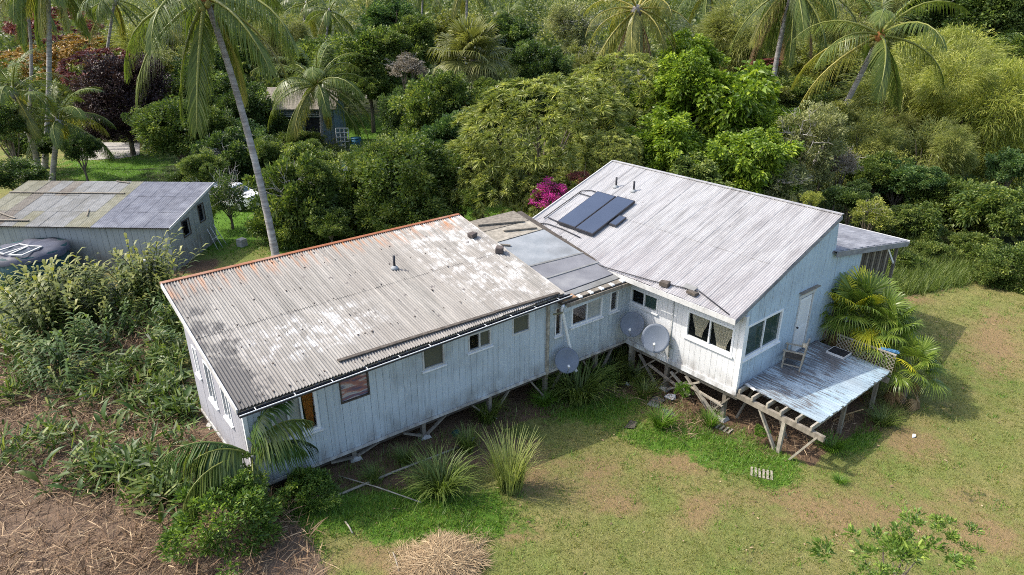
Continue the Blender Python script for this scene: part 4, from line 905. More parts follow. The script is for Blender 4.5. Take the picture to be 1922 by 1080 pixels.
# ------------------------------------------------------------------ palms
def frond_np(seed, e0, bend, hang, nl=66, Lw=.0085, ll=.185):
    rng = np.random.default_rng(seed); K = 24; s = np.linspace(0, 1, K); th = e0-bend*s**1.5
    ds = 1/(K-1); X = np.concatenate([[0], np.cumsum(np.cos(th[:-1])*ds)]); Zc = np.concatenate([[0], np.cumsum(np.sin(th[:-1])*ds)])
    P, D_, N_, Ls = [], [], [], []
    for sd in (-1, 1):
        for u in np.linspace(.17, .995, nl):
            u2 = min(1, max(0, u+rng.normal()*.004)); x, z, t = np.interp(u2, s, X), np.interp(u2, s, Zc), np.interp(u2, s, th)
            tau = np.array([math.cos(t), 0, math.sin(t)]); nu = np.array([-math.sin(t), 0, math.cos(t)])
            P.append([x, 0, z]); D_.append(np.array([0, sd*.8, 0])+tau*(.45+.5*u)+nu*.25+np.array([0, 0, -hang])+rng.normal(size=3)*.07); N_.append(nu+np.array([0, -sd*.3, 0]))
            Ls.append(ll*(.45+.55*math.sin(math.pi*min(1, .15+.75*u)))*(1-.55*max(0, u-.8)/.2)*rng.uniform(.88, 1.08))
    V, T = np_straps(np.array(P), np.array(D_), np.array(N_), np.array(Ls), Lw, .3+hang*.5)
    tt = np.repeat(np.clip(rng.normal(.5, .16, len(P)), 0, 1), 5)
    mb = MB(); mb.tube([(X[i], 0, Zc[i]) for i in range(0, K, 3)]+[(X[-1], 0, Zc[-1])], [.016*(1-.85*i/(K-1))+.001 for i in range(0, K, 3)]+[.002], 5, False)
    o_ = len(V); Vr = np.array(mb.v); Tr = np.array([[f[0], f[1], f[2]] for f in mb.f]+[[f[0], f[2], f[3]] for f in mb.f])+o_
    return np.concatenate([V, Vr]), np.concatenate([T, Tr]), np.concatenate([tt, np.full(len(Vr), .95)])
FR = []
for i, (e, b, h) in enumerate(((80, 55, .15), (62, 75, .25), (45, 85, .35), (28, 85, .5), (10, 80, .65), (-8, 70, .8), (-30, 48, .9), (-58, 25, .9))):
    FR.append([npmesh('frond', *frond_np(i*10+k, rad(e), rad(b+k*9), h), LM['cocos']) for k in range(2)])
def palm_trunk(pts, r0, r1):
    n_ = 46; P_ = []; R_ = []
    pts = [Vector(p) for p in pts]
    for i in range(n_):
        f = i/(n_-1); a, b, c = pts; p = a*(1-f)**2+b*2*f*(1-f)+c*f*f; P_.append(p); R_.append((r0*(1-f)+r1*f)*(1+.5*math.exp(-f*14))*(1+(.05 if i % 2 else -.03)))
    return MB().tube(P_, R_, 10)
def palm(base, top, mid, nf, Lf, label, name='coconut_palm', r=.15, mat=None, elev=(80, -45), seed=0, nuts=0, dead=0, group='coconut palms', az0=0):
    rng = random.Random(seed); t = thing(name, base, label, 'palm', group)
    rel = [tuple(np.array(p)-np.array(base)) for p in (base, mid, top)]
    palm_trunk([(rel[0][0], rel[0][1], -.3), rel[1], rel[2]], r, r*.72).build('trunk', MT['palmtrunk'], t, True, local=True)
    MB().tube([Vector(rel[2])+Vector((0, 0, z)) for z in (-.5, -.1, .35)], [r*.8, r*1.5, r*.6], 10).build('crown_shaft', MT['husk'] if nuts else MT['palmtrunk'], t, True, local=True)
    for i in range(nf):
        f = i/(nf-1) if nf > 1 else 0; e = elev[0]+(elev[1]-elev[0])*f
        k = min(range(8), key=lambda j: abs((80, 62, 45, 28, 10, -8, -30, -58)[j]-e)); o = link('frond', FR[k][rng.randrange(2)], None, t, local=True)
        s = Lf*rng.uniform(.88, 1.1)*(.8 if k == 0 else 1); o.scale = (s, s*rng.uniform(.9, 1.1), s); o.rotation_euler = (rng.uniform(-.25, .25), 0, az0+i*2.39996+rng.uniform(-.2, .2)); o.location = rel[2]
        m = mat or LM['cocos']
        if i >= nf-dead: m = LM['deadfrond']
        elif f > .72 and rng.random() < .5: m = LM['cocos_yellow']
        setmat(o, m)
    for i in range(nuts):
        a = rng.uniform(0, 6.28); o = MB().tube([(0, 0, -.14), (0, 0, -.09), (0, 0, 0), (0, 0, .09), (0, 0, .13)], [.02, .1, .13, .09, .02], 8).build('coconut', MT['coconut'], t, True, local=True); o.location = Vector(rel[2])+Vector((math.cos(a)*r*2.2, math.sin(a)*r*2.2, -.25-rng.random()*.35))
    return t
def gpt(px, t):   # ground point below a pixel column at forward distance t
    p = at(px, 400, t); return np.array([p[0], p[1], float(gz(p[0], p[1]))])
def palm_px(bx, bt, cx, cy, ct, label, mid=None, **k):
    b = gpt(bx, bt); c = at(cx, cy, ct); m = (b+c)/2 if mid is None else at(*mid); palm(b, c, m, label=label, **k)
palm_px(507, 30.2, 385, -6, 31.5, 'tall slender coconut palm with orange husks rising behind the wing', mid=(472, 230, 31), nf=20, Lf=5.3, elev=(62, -58), seed=3, nuts=12, dead=0, r=.17, az0=1.1)
palm_px(105, 51.5, 86, -75, 51, 'straight tall coconut palm with bare trunk at far left', mid=(100, 110, 51.5), nf=22, Lf=5.4, elev=(55, -70), seed=4, r=.19, az0=1.)
palm_px(80, 60, 40, -30, 60, 'thin distant coconut palm just left of straight tall palm', mid=(75, 90, 60), nf=16, Lf=5.0, elev=(60, -68), seed=14, r=.14)
palm_px(95, 49, 25, 172, 47, 'short leaning coconut palm at the left edge', mid=(60, 250, 48), nf=16, Lf=4.2, elev=(78, -20), seed=5, r=.2)
palm_px(112, 47.5, 110, 228, 47.5, 'low young coconut palm at foot of straight tall palm', nf=18, Lf=4.3, elev=(80, -10), seed=6, r=.2, az0=.7)
palm_px(614, 55, 595, 160, 54.5, 'coconut palm with wide feathery crown in front of teal hut', mid=(607, 220, 55), nf=28, Lf=5.2, elev=(80, -40), seed=7, r=.15, nuts=4)
palm_px(1205, 56, 1196, 18, 56, 'thick coconut palm with drooping fronds behind bright green tree', nf=24, Lf=5.2, elev=(65, -60), seed=8, r=.34, dead=3, mat=LM['cocos_yellow'])
palm_px(1425, 49, 1490, -28, 49, 'leaning coconut palm cut by the top edge near right', mid=(1440, 150, 49), nf=24, Lf=5.4, elev=(55, -70), seed=9, r=.2, dead=3)
palm_px(1490, 44, 1652, 66, 42, 'coconut palm with bent trunk and open star-shaped crown', mid=(1570, 235, 43), nf=15, Lf=5.6, elev=(78, -30), seed=10, r=.2, nuts=7, az0=.2)
for i, (px, py, t, L) in enumerate(((618, 22, 78, 4.2), (795, -25, 95, 4.5), (877, -40, 70, 4.6), (707, -35, 90, 4.6), (955, 28, 110, 4.8), (575, 8, 85, 4.5), (640, 38, 100, 4.4), (1330, -20, 75, 4.6), (300, 40, 72, 4.6), (215, 0, 66, 4.8), (1600, -10, 80, 4.5))):
    palm_px(px, t, px, py, t, ['small far coconut palm above the teal hut', 'far thin palm trunk at top left of fan palm', 'pale straight palm trunk rising right behind the fan palm', 'far thin palm trunk at top between hut and fan palm', 'tiny far palm at the top right of fan palm', 'far palm at top right of the tall slender palm', 'tiny far palm peeking above shrubs near hut', 'far palm at top between the two right coconut palms', 'shaded palm behind dark rounded shrub', 'shaded palm behind the red leaved hedge', 'far palm above the star-shaped palm'][i], nf=14, Lf=L, elev=(70, -50), seed=20+i, r=.15)

# fan palms
def fan_np(seed, e0, nseg=38, pet=.55, R_=.6, hang=.3, spread=128):
    rng = np.random.default_rng(seed); K = 8; th = np.linspace(e0+.35, e0-.1, K); X = np.concatenate([[0], np.cumsum(np.cos(th[:-1]))])*pet/(K-1); Z_ = np.concatenate([[0], np.cumsum(np.sin(th[:-1]))])*pet/(K-1)
    tau = np.array([math.cos(e0-.1), 0, math.sin(e0-.1)]); nu = np.array([-tau[2], 0, tau[0]]); o0 = np.array([X[-1], 0, Z_[-1]])
    ang = np.radians(np.linspace(-spread, spread, nseg))+rng.normal(size=nseg)*.02
    D_ = np.cos(ang)[:, None]*tau+np.sin(ang)[:, None]*np.array([0, 1., 0])-nu*(.18*np.abs(np.sin(ang)))[:, None]
    L_n = R_*(.78+.22*np.cos(ang*.8))*rng.uniform(.92, 1.06, nseg); n = nseg; D_ = unit(D_); side = unit(np.cross(D_, nu[None]+rng.normal(size=(n, 3))*.18))
    w_ = (R_*.55*np.radians(2*spread)/nseg*.62); z = np.array([[0, 0, 1.]])
    m1 = o0+D_*L_n[:, None]*.5; m2 = o0+D_*L_n[:, None]*.78-z*hang*.12*L_n[:, None]; tip = o0+D_*L_n[:, None]*.97-z*hang*L_n[:, None]*.62
    alt = (np.arange(n) % 2*2-1)[:, None]*nu*w_*.25
    V = np.stack([np.repeat(o0[None], n, 0), m1+side*w_*.75+alt, m1-side*w_*.75-alt, m2+side*w_*.4, m2-side*w_*.4, tip], 1).reshape(-1, 3); b = (np.arange(n)*6)[:, None]
    T = np.concatenate([b+np.array([q]) for q in ([0, 2, 1], [1, 2, 4], [1, 4, 3], [3, 4, 5])], 1).reshape(-1, 3)
    mb = MB(); mb.tube([(X[i], 0, Z_[i]) for i in range(K)], [.02*(1-.5*i/K) for i in range(K)], 5, False); Tr = np.array([[f[0], f[1], f[2]] for f in mb.f]+[[f[0], f[2], f[3]] for f in mb.f])+len(V)
    tt = np.concatenate([np.repeat(np.clip(rng.normal(.5, .17, n), 0, 1), 6), np.full(len(mb.v), .7)])
    return np.concatenate([V, np.array(mb.v)]), np.concatenate([T, Tr]), tt
FANE = (80, 58, 38, 18, -5, -35); FAN = [[npmesh('fan_leaf', *fan_np(50+i*7+k, rad(e), hang=.2+.12*i), LM['fan']) for k in range(2)] for i, e in enumerate(FANE)]
def fan_palm(base, top, nl, L, label, r=.2, elev=(80, -35), seed=0, mat=None, skirt=0, trunk='bark', name='fan_palm', yellow=.07):
    rng = random.Random(seed); t = thing(name, base, label, 'palm', 'fan palms'); rel = np.array(top)-np.array(base)
    palm_trunk([(0, 0, -.2), tuple(rel*.5), tuple(rel)], r, r*.85).build('trunk', MT[trunk], t, True, local=True)
    for i in range(nl):
        f = i/(nl-1); e = elev[0]+(elev[1]-elev[0])*f; k = min(range(6), key=lambda j: abs(FANE[j]-e)); o = link('fan_leaf', FAN[k][rng.randrange(2)], None, t, local=True)
        s = L*rng.uniform(.82, 1.12); o.scale = (s, s, s); o.rotation_euler = (rng.uniform(-.35, .35), 0, i*2.39996+rng.uniform(-.25, .25)); o.location = tuple(rel+np.array([0, 0, -.25*f]))
        setmat(o, LM['fan_yellow'] if rng.random() < yellow else (mat or LM['fan']))
    for i in range(skirt):
        o = link('dead_leaf', FAN[5][i % 2], None, t, local=True); s = L*rng.uniform(.7, .95); o.scale = (s, s, s); o.rotation_euler = (0, rad(22), i*2.4); o.location = tuple(rel+np.array([0, 0, -.35-.5*(i/skirt)])); setmat(o, LM['deadfrond'])
L_('fan_yellow', (.18, .2, .02), (.36, .36, .03), (.55, .48, .06), rough=.4)
L_('fan_pale', (.035, .045, .015), (.12, .14, .045), (.30, .31, .13), rough=.45, gain=1.3)
c = at(888, 112, 50); b = gpt(890, 50); fan_palm(b, c, 40, 3.0, 'big fan palm with brown dead skirt behind the dracaena', .35, (82, -50), 1, LM['fan_pale'], 14, yellow=0.)
for i, (x, y, z, nl, L, lab) in enumerate(((6.0, -.9, 1.15, 24, 1.6, 'tallest lush fan palm at far end of blue deck'), (5.75, .0, 1.2, 14, 1.3, 'fan palm against gable wall behind the lattice'), (6.05, -1.8, .85, 20, 1.4, 'middle fan palm drooping over lattice screen'), (5.7, -2.95, .05, 18, 1.2, 'lowest fan palm beyond outer corner of the deck'))):
    g = float(gz(x, y)); fan_palm((x, y, g), (x+.05, y, z), nl, L, lab, .09, (78, -15), 30+i, None, 3)
# young palm at near corner of the wing
b = (-13.4, 4.65, float(gz(-13.4, 4.65))); YF = [npmesh('frond', *frond_np(90+i, rad(e), rad(bd), h_, 46, .026, .34), LM['cocos']) for i, (e, bd, h_) in enumerate(((80, 70, .5), (66, 95, .7), (50, 100, .8), (30, 95, .9), (10, 80, 1.), (-8, 70, 1.)))]
t = thing('young_palm', b, 'young feathery palm arching beside near corner of the wing', 'palm')
MB().tube([(0, 0, -.1), (.02, 0, .8), (0, .02, 1.6)], [.1, .08, .06], 10).build('trunk', MT['palmtrunk'], t, True, local=True)
for i, (k, az, s) in enumerate(((1, -30, 1.9), (2, 165, 2.3), (3, 140, 1.9), (2, -48, 1.6), (3, 195, 2.0), (0, -10, 1.9), (5, -110, 1.5), (3, -20, 1.7), (2, 178, 1.7))):
    o = link('frond', YF[k], None, t, local=True); o.location = (0, .02, 1.55); o.rotation_euler = (0, 0, rad(az)); o.scale = (s, s, s); setmat(o, LM['helic' if i % 2 else 'cocos'])

# ------------------------------------------------------------------ trees and shrubs
CR = {
 'broad': [npmesh('crown', *crown(100+k, 85, .19, 130, .105, .055, hollow=.3), LM['mid']) for k in range(3)],
 'fine': [npmesh('crown', *crown(110+k, 130, .16, 125, .072, .04, hollow=.4), LM['dark']) for k in range(2)],
 'big': [npmesh('crown', *crown(120+k, 90, .19, 105, .125, .062, droop=.45, hollow=.45), LM['bright']) for k in range(2)],
 'loose': [npmesh('crown', *crown(130+k, 70, .17, 85, .095, .034, hollow=.35, jit=1.), LM['sage']) for k in range(2)],
 'bush': [npmesh('crown', *crown(140+k, 95, .15, 70, .12, .042, hollow=.55, upb=.8, jit=.8), LM['mid']) for k in range(2)],
 'feather': [npmesh('crown', *feather_crown(150+k), LM['feather']) for k in range(2)],
 'drac': [npmesh('crown', *rosette_crown(160+k), LM['drac']) for k in range(2)],
 'sapling': [npmesh('crown', *crown(170, 26, .12, 46, .13, .04, hollow=.3, low=-.1, upb=.7), LM['mid'])],
 'ti': [npmesh('crown', *rosette_crown(180, 130, 22, .2, .035), LM['redleaf'])],
}
TRK = [trunk_mesh(200+k) for k in range(4)]; TWG = [twig_mesh(210+k) for k in range(2)]
_cnt = [0]
def tree(kind, mat, px, py, t, rpx, asp, name, label, cat='tree', group=None, trunk=True, twigs=None, lobes=0, depth=None):
    _cnt[0] += 1; k = _cnt[0]; rng = random.Random(500+k)
    c = at(px, py, t); g = float(gz(c[0], c[1])); slant = float((c-CAM)@fw); r = rpx*slant/FPX
    T_ = thing(name, (c[0], c[1], g), label, cat, group); h = max(c[2]-g, .25*r)
    me = CR[kind][k % len(CR[kind])]
    o = link('crown', me, None, T_, local=True); o.location = (0, 0, h); o.scale = (r, r*(depth or rng.uniform(.9, 1.05)), r*asp); o.rotation_euler = (rng.uniform(-.12, .12), rng.uniform(-.12, .12), rng.uniform(0, 6.28) if not depth else math.atan2(rt[1], rt[0])); setmat(o, LM[mat])
    for i in range(lobes):
        a = rng.uniform(0, 6.28); o = link('crown_lobe', CR[kind][(k+i+1) % len(CR[kind])], None, T_, local=True); rr = r*rng.uniform(.45, .62)
        o.location = (math.cos(a)*r*.6, math.sin(a)*r*.6, h+r*asp*rng.uniform(-.1, .62)); o.scale = (rr, rr, rr*max(asp, .7)); o.rotation_euler = (0, 0, rng.uniform(0, 6.28)); setmat(o, LM[mat])
    if h > r*asp*.8 and kind in ('broad', 'fine', 'big', 'loose', 'drac', 'feather') and t > 20 and cat == 'tree':
        for i in range(3):
            a = math.atan2(-FH[1], -FH[0])+(i-1)*1.3+rng.uniform(-.4, .4); rr = r*rng.uniform(.5, .7); o = link('crown_lobe', CR[kind][(k+i) % len(CR[kind])], None, T_, local=True)
            o.location = (math.cos(a)*r*.5, math.sin(a)*r*.5, max(h-r*asp*rng.uniform(.7, 1.), rr*asp*.6)); o.scale = (rr, rr, rr*max(asp, .8)); o.rotation_euler = (0, 0, rng.uniform(0, 6.28)); setmat(o, LM[mat])
    if trunk:
        o = link('trunk', TRK[k % 4], None, T_, local=True); s = max(.9, r*.75); o.scale = (s, s, h)
    if twigs:
        o = link('bare_twigs', TWG[k % 2], None, T_, local=True); o.location = (0, 0, h); s = r*twigs; o.scale = (s, s, s*asp)
    return T_
S = 'shrub'
tree('fine', 'mid', 770, 358, 35.5, 118, .82, 'broadleaf_tree', 'wide dark green tree right behind ridge of the wing', lobes=2)
tree('broad', 'mid', 660, 375, 36, 62, 1.0, 'broadleaf_tree', 'green tree left of the wide dark tree behind wing ridge')
tree('broad', 'mid', 552, 375, 34.5, 78, 1.15, 'broadleaf_tree', 'leafy green tree right of tall slender palm trunk', lobes=2, twigs=.8)
tree('fine', 'mid', 590, 315, 42, 62, .8, 'broadleaf_tree', 'green tree in front of the teal hut', lobes=1)
tree('fine', 'mid', 335, 258, 48, 92, .72, 'rounded_shrub', 'dark rounded shrub between left lawn and tall palm', S, lobes=2)
tree('broad', 'dark', 425, 290, 45, 55, .9, 'broadleaf_tree', 'dark tree left of tall slender palm trunk', twigs=.9)
tree('loose', 'dark', 428, 378, 36.5, 50, 1.1, 'twiggy_shrub', 'sparse bare-stemmed shrub in front of white car', S, twigs=1.15)
tree('fine', 'dark', 345, 335, 44, 30, .7, 'broadleaf_shrub', 'small dark shrub beyond the shed roof', S)
tree('fine', 'bluegreen', 460, 275, 50, 50, .9, 'broadleaf_tree', 'blue green tree just left of teal hut')
tree('broad', 'mid', 812, 205, 46, 75, 1.0, 'broadleaf_tree', 'mid green tree left below the big fan palm', lobes=2)
tree('fine', 'dark', 745, 225, 52, 45, 1.2, 'broadleaf_tree', 'dark narrow tree beside the sunny far lawn')
tree('broad', 'bluegreen', 850, 265, 42, 62, .9, 'broadleaf_tree', 'blue green tree left of dracaena crown')
tree('drac', 'drac', 1020, 262, 37, 168, .66, 'dracaena_tree', 'broad dracaena tree with spiky leaf rosettes behind link roof', lobes=0, depth=.8)
tree('drac', 'drac', 905, 320, 36, 62, .8, 'dracaena_tree', 'smaller dracaena at left foot of broad dracaena')
tree('drac', 'drac', 1180, 185, 44, 112, .7, 'dracaena_tree', 'paler dracaena behind right shoulder of broad dracaena', depth=.8)
tree('fine', 'dark', 1015, 135, 52, 62, .95, 'broadleaf_tree', 'very dark tree right of the big fan palm', lobes=1)
tree('big', 'bright', 1345, 205, 41, 112, .82, 'broadleaf_tree', 'bright yellow green tree behind main roof ridge', lobes=3)
tree('big', 'bright', 1250, 265, 35.5, 72, .75, 'broadleaf_tree', 'bright green tree at left above main roof ridge')
tree('big', 'bright', 1400, 300, 34.5, 85, .72, 'broadleaf_tree', 'bright green tree low behind middle of main roof', lobes=1)
tree('big', 'mid', 1300, 330, 33, 60, .6, 'broadleaf_tree', 'darker green foliage touching main roof ridge', lobes=1)
tree('loose', 'sage', 1505, 270, 36, 72, 1.0, 'twiggy_tree', 'grey green twiggy tree right of bright green trees', lobes=2, twigs=.95)
tree('loose', 'sage', 1470, 345, 33.5, 60, .7, 'twiggy_tree', 'low grey green tree near right end of main ridge', lobes=1, twigs=.9)
tree('loose', 'greytwig', 1580, 310, 36.5, 38, .8, 'dry_shrub', 'dry grey shrub below trunk of the bent palm', S, twigs=1.1)
tree('feather', 'feather', 1690, 190, 50, 130, .9, 'ironwood_tree', 'feathery olive ironwood behind star-shaped palm', lobes=3)
tree('feather', 'feather', 1620, 270, 42, 65, 1.0, 'ironwood_tree', 'feathery ironwood right of the dry grey shrub', lobes=1)
tree('feather', 'yellow', 1845, 215, 44, 112, .9, 'ironwood_tree', 'large yellow green feathery tree at right edge', lobes=3)
tree('feather', 'feather', 1740, 290, 40, 80, .85, 'ironwood_tree', 'shaded feathery tree below large yellow green one', lobes=2)
tree('feather', 'yellow', 1790, 115, 58, 105, .6, 'ironwood_tree', 'pale yellow green hummock of trees at upper right', lobes=2)
tree('fine', 'dark', 1860, 25, 72, 95, .8, 'pine_tree', 'dark pines in the top right corner', lobes=3)
tree('fine', 'dark', 1740, 10, 78, 75, .8, 'pine_tree', 'dark tree at top left of corner pines', lobes=2)
tree('broad', 'mid', 1790, 388, 36.5, 85, .75, 'broadleaf_shrub', 'large mid green shrub beyond annex porch', S, lobes=3)
tree('broad', 'bluegreen', 1690, 345, 38, 65, .7, 'broadleaf_shrub', 'shrub above yellowish bush behind annex roof', S, lobes=2)
tree('big', 'mid', 1880, 400, 33, 75, .8, 'broadleaf_shrub', 'big-leaved shrub at right edge above the path', S, lobes=2)
tree('broad', 'bluegreen', 1895, 315, 38, 48, .9, 'broadleaf_shrub', 'blue green shrub at right edge below yellow green tree', S)
tree('fine', 'mid', 1885, 545, 28.5, 72, .8, 'broadleaf_shrub', 'dense shrub at right edge beside lawn path', S, lobes=2)
tree('fine', 'mid', 1748, 502, 31.5, 38, .75, 'broadleaf_shrub', 'small rounded shrub at far end of lawn path', S)
tree('broad', 'mid', 1690, 505, 30.5, 36, .7, 'broadleaf_shrub', 'shrub in rank grass right of annex porch', S)
tree('fine', 'mid', 1725, 470, 32.5, 40, .7, 'broadleaf_shrub', 'rounded shrub between porch post and small shrub', S)
tree('loose', 'yellow', 1635, 402, 31.5, 42, .75, 'pale_shrub', 'pale yellow bush above annex roof', S, twigs=.8)
tree('loose', 'yellow', 1520, 375, 30.5, 26, .7, 'pale_shrub', 'little pale bush at right end of the main ridge', S)
tree('loose', 'magenta', 1034, 372, 33, 46, .8, 'bougainvillea', 'magenta bougainvillea at upper left verge of main roof', S)
tree('loose', 'redleaf', 1085, 335, 33, 25, .6, 'bougainvillea', 'dull pink bougainvillea sprays beside magenta flowers', S)
tree('loose', 'greytwig', 765, 130, 58, 45, .6, 'dry_shrub', 'grey leafless shrub left of the big fan palm', S, twigs=1.)
tree('fine', 'purple', 225, 180, 56, 80, .85, 'purple_tree', 'blackish purple tree behind left palms', lobes=2)
tree('ti', 'redleaf', 185, 130, 62, 70, .5, 'ti_hedge', 'dusky red leaved hedge above the purple tree', 'hedge', lobes=1)
tree('ti', 'orange', 165, 100, 70, 62, .5, 'croton_hedge', 'orange leaved croton hedge below white far roof', 'hedge', lobes=1)
tree('ti', 'redleaf', 110, 60, 80, 72, .6, 'ti_hedge', 'far dull red hedge at top left', 'hedge', lobes=1)
tree('ti', 'orange', 35, 130, 66, 62, .5, 'croton_hedge', 'orange leaved croton hedge at left edge', 'hedge', lobes=1)
tree('fine', 'dark', 30, 335, 38, 60, .6, 'broadleaf_shrub', 'dark shrub at left edge behind shed roof', S, lobes=1)
tree('fine', 'dark', 10, 235, 46, 55, .8, 'broadleaf_shrub', 'dark shrub under the short leaning palm', S)
tree('feather', 'feather', 300, 95, 72, 95, .7, 'broadleaf_tree', 'far olive tree between left palms and tall palm', lobes=1)
tree('fine', 'dark', 460, 200, 58, 68, .9, 'broadleaf_tree', 'dark tree left of the palm by teal hut', lobes=1)
tree('broad', 'mid', 690, 110, 66, 70, .8, 'broadleaf_tree', 'mid green far tree above the sunny lawn', lobes=2)
tree('fine', 'dark', 380, 150, 66, 75, .8, 'broadleaf_tree', 'dark tree behind trunk of tall slender palm', lobes=1)
tree('fine', 'bluegreen', 730, 45, 88, 70, .6, 'broadleaf_tree', 'far blue green tree at top centre left', lobes=1)
tree('loose', 'sage', 1080, 60, 72, 62, .9, 'twiggy_tree', 'grey twiggy far tree right of fan palm', lobes=1, twigs=.9)
tree('loose', 'olive', 1100, 125, 60, 55, .8, 'twiggy_tree', 'olive twiggy tree above paler dracaena', lobes=1, twigs=.9)
tree('big', 'bright', 1290, 110, 58, 62, .75, 'broadleaf_tree', 'bright green far tree right of thick coconut palm', lobes=1)
tree('feather', 'olive', 1400, 70, 66, 90, .8, 'broadleaf_tree', 'olive far tree behind leaning palm', lobes=2)
tree('ti', 'redleaf', 1450, 122, 60, 48, .25, 'ti_hedge', 'low red brown hedge beside leaning palm trunk', 'hedge')
tree('broad', 'olive', 1540, 130, 56, 70, .8, 'broadleaf_tree', 'olive green tree left of the star-shaped palm', lobes=2)
tree('fine', 'mid', 1500, 190, 48, 60, .8, 'broadleaf_tree', 'mid green tree between leaning palm and twiggy tree', lobes=1)
tree('feather', 'olive', 1600, 40, 75, 80, .7, 'broadleaf_tree', 'far olive tree behind crown of star-shaped palm', lobes=1)
tree('broad', 'olive', 855, 60, 78, 60, .8, 'broadleaf_tree', 'far olive tree above the big fan palm', lobes=1)
tree('broad', 'mid', 1900, 110, 60, 60, .8, 'broadleaf_tree', 'green tree at right edge above yellow green one', lobes=1)
for a in (('broad', 'mid', 1640, 330, 39, 55, .8, 'broadleaf_shrub', 'green shrub below trunk of star-shaped palm', S), ('broad', 'dark', 1600, 375, 33.5, 45, .7, 'broadleaf_shrub', 'dark shrub right behind corner of main ridge', S),
          ('big', 'mid', 1725, 420, 33.5, 50, .7, 'broadleaf_shrub', 'leafy shrub just beyond annex porch post', S), ('broad', 'mid', 1840, 470, 31.5, 48, .7, 'broadleaf_shrub', 'shrub above the dense right edge shrub', S),
          ('fine', 'olive', 1560, 225, 42, 45, .8, 'broadleaf_shrub', 'olive shrub at foot of star-shaped palm', S), ('feather', 'olive', 1660, 255, 46, 60, .8, 'ironwood_tree', 'olive feathery tree centre right above shrubs', 'tree'),
          ('broad', 'olive', 1430, 180, 47, 50, .8, 'broadleaf_tree', 'olive tree between bright tree and leaning palm', 'tree'), ('big', 'bright', 1450, 245, 38, 58, .8, 'broadleaf_tree', 'bright leafy tree left of the grey twiggy tree', 'tree'),
          ('drac', 'drac', 1110, 225, 40, 75, .75, 'dracaena_tree', 'dracaena filling between broad and paler dracaenas', 'tree'), ('drac', 'drac', 1150, 290, 34.5, 60, .7, 'dracaena_tree', 'dracaena leaning over left end of main ridge', 'tree'),
          ('broad', 'mid', 935, 190, 46, 50, .8, 'broadleaf_tree', 'green tree right below big fan palm', 'tree'), ('broad', 'mid', 620, 425, 33, 45, .7, 'broadleaf_shrub', 'low green shrub close behind wing ridge', S),
          ('broad', 'bluegreen', 700, 320, 44, 48, .8, 'broadleaf_shrub', 'blue green shrub hiding the van', S), ('fine', 'mid', 500, 300, 46, 45, .9, 'broadleaf_shrub', 'green shrub right of tall palm trunk midway up', S),
          ('fine', 'mid', 560, 268, 54, 42, .6, 'broadleaf_shrub', 'green shrub against wall of teal hut', S), ('broad', 'dark', 505, 230, 60, 40, 1.2, 'broadleaf_tree', 'dark tree at left corner of the teal hut', 'tree'),
          ('broad', 'mid', 600, 110, 72, 60, .8, 'broadleaf_tree', 'green tree behind crown of palm by hut', 'tree'), ('feather', 'olive', 520, 90, 76, 70, .8, 'broadleaf_tree', 'olive tree behind right fronds of tall palm', 'tree'),
          ('broad', 'mid', 760, 90, 72, 55, .9, 'broadleaf_tree', 'green far tree left of pale straight trunk', 'tree'), ('broad', 'dark', 965, 75, 76, 50, .9, 'broadleaf_tree', 'dark far tree right above fan palm', 'tree'),
          ('fine', 'mid', 270, 180, 62, 55, .9, 'broadleaf_tree', 'green tree right of the purple tree', 'tree'), ('broad', 'mid', 430, 110, 72, 60, .8, 'broadleaf_tree', 'green far tree behind tall palm crown', 'tree'),
          ('broad', 'dark', 60, 275, 50, 45, .7, 'broadleaf_shrub', 'dark shrub between left palm trunks', S), ('fine', 'dark', 150, 285, 46, 40, .8, 'broadleaf_shrub', 'dark shrub right of low young coconut palm', S),
          ('fine', 'mid', 385, 320, 42, 42, .8, 'broadleaf_shrub', 'green shrub behind upper corner of shed', S), ('big', 'bright', 1225, 205, 43, 50, .8, 'broadleaf_tree', 'bright tree rising behind the pale dracaena', 'tree'),
          ('broad', 'yellow', 1880, 160, 52, 62, .8, 'broadleaf_tree', 'yellow green bushy tree at right edge', 'tree'), ('loose', 'sage', 1760, 170, 52, 55, .7, 'twiggy_tree', 'grey green brush on the right hillside', 'tree'),
          ('broad', 'mid', 900, 365, 34.5, 38, .7, 'broadleaf_shrub', 'green shrub left of dracaena trunk', S)):
    tree(*a[:8], a[8], a[9], lobes=2)
# near shrubs
tree('bush', 'bushgreen', 412, 972, 12.0, 96, .85, 'leafy_shrub', 'dense round green shrub below near corner of wing', S, lobes=2)
tree('bush', 'bushgreen', 575, 932, 13.5, 66, .66, 'leafy_shrub', 'smaller dark green shrub right of round shrub', S, lobes=1)
tree('sapling', 'bushgreen', 1680, 1065, 10.6, 135, .8, 'sapling', 'leafy sapling top rising at bottom right of the lawn', 'tree', lobes=2)
tree('bush', 'lush', 1430, 812, 17.3, 16, .8, 'weed_bush', 'small yellow green weed under the deck braces', S, trunk=False)
tree('bush', 'lush', 1283, 732, 18.9, 16, 1., 'weed_bush', 'small light green weed by stilts of main block', S, trunk=False)

tree('bush', 'bushgreen', 1125, 712, 20.6, 40, .7, 'weed_bush', 'leafy weeds filling inner corner of the house', S, trunk=False)
tree('bush', 'ginger', 1165, 700, 20.9, 30, .7, 'weed_bush', 'yellowish weeds below the left satellite dish', S, trunk=False)
tree('bush', 'bushgreen', 1030, 728, 19.9, 26, .8, 'weed_bush', 'round green weed left of wide arching grass', S, trunk=False)
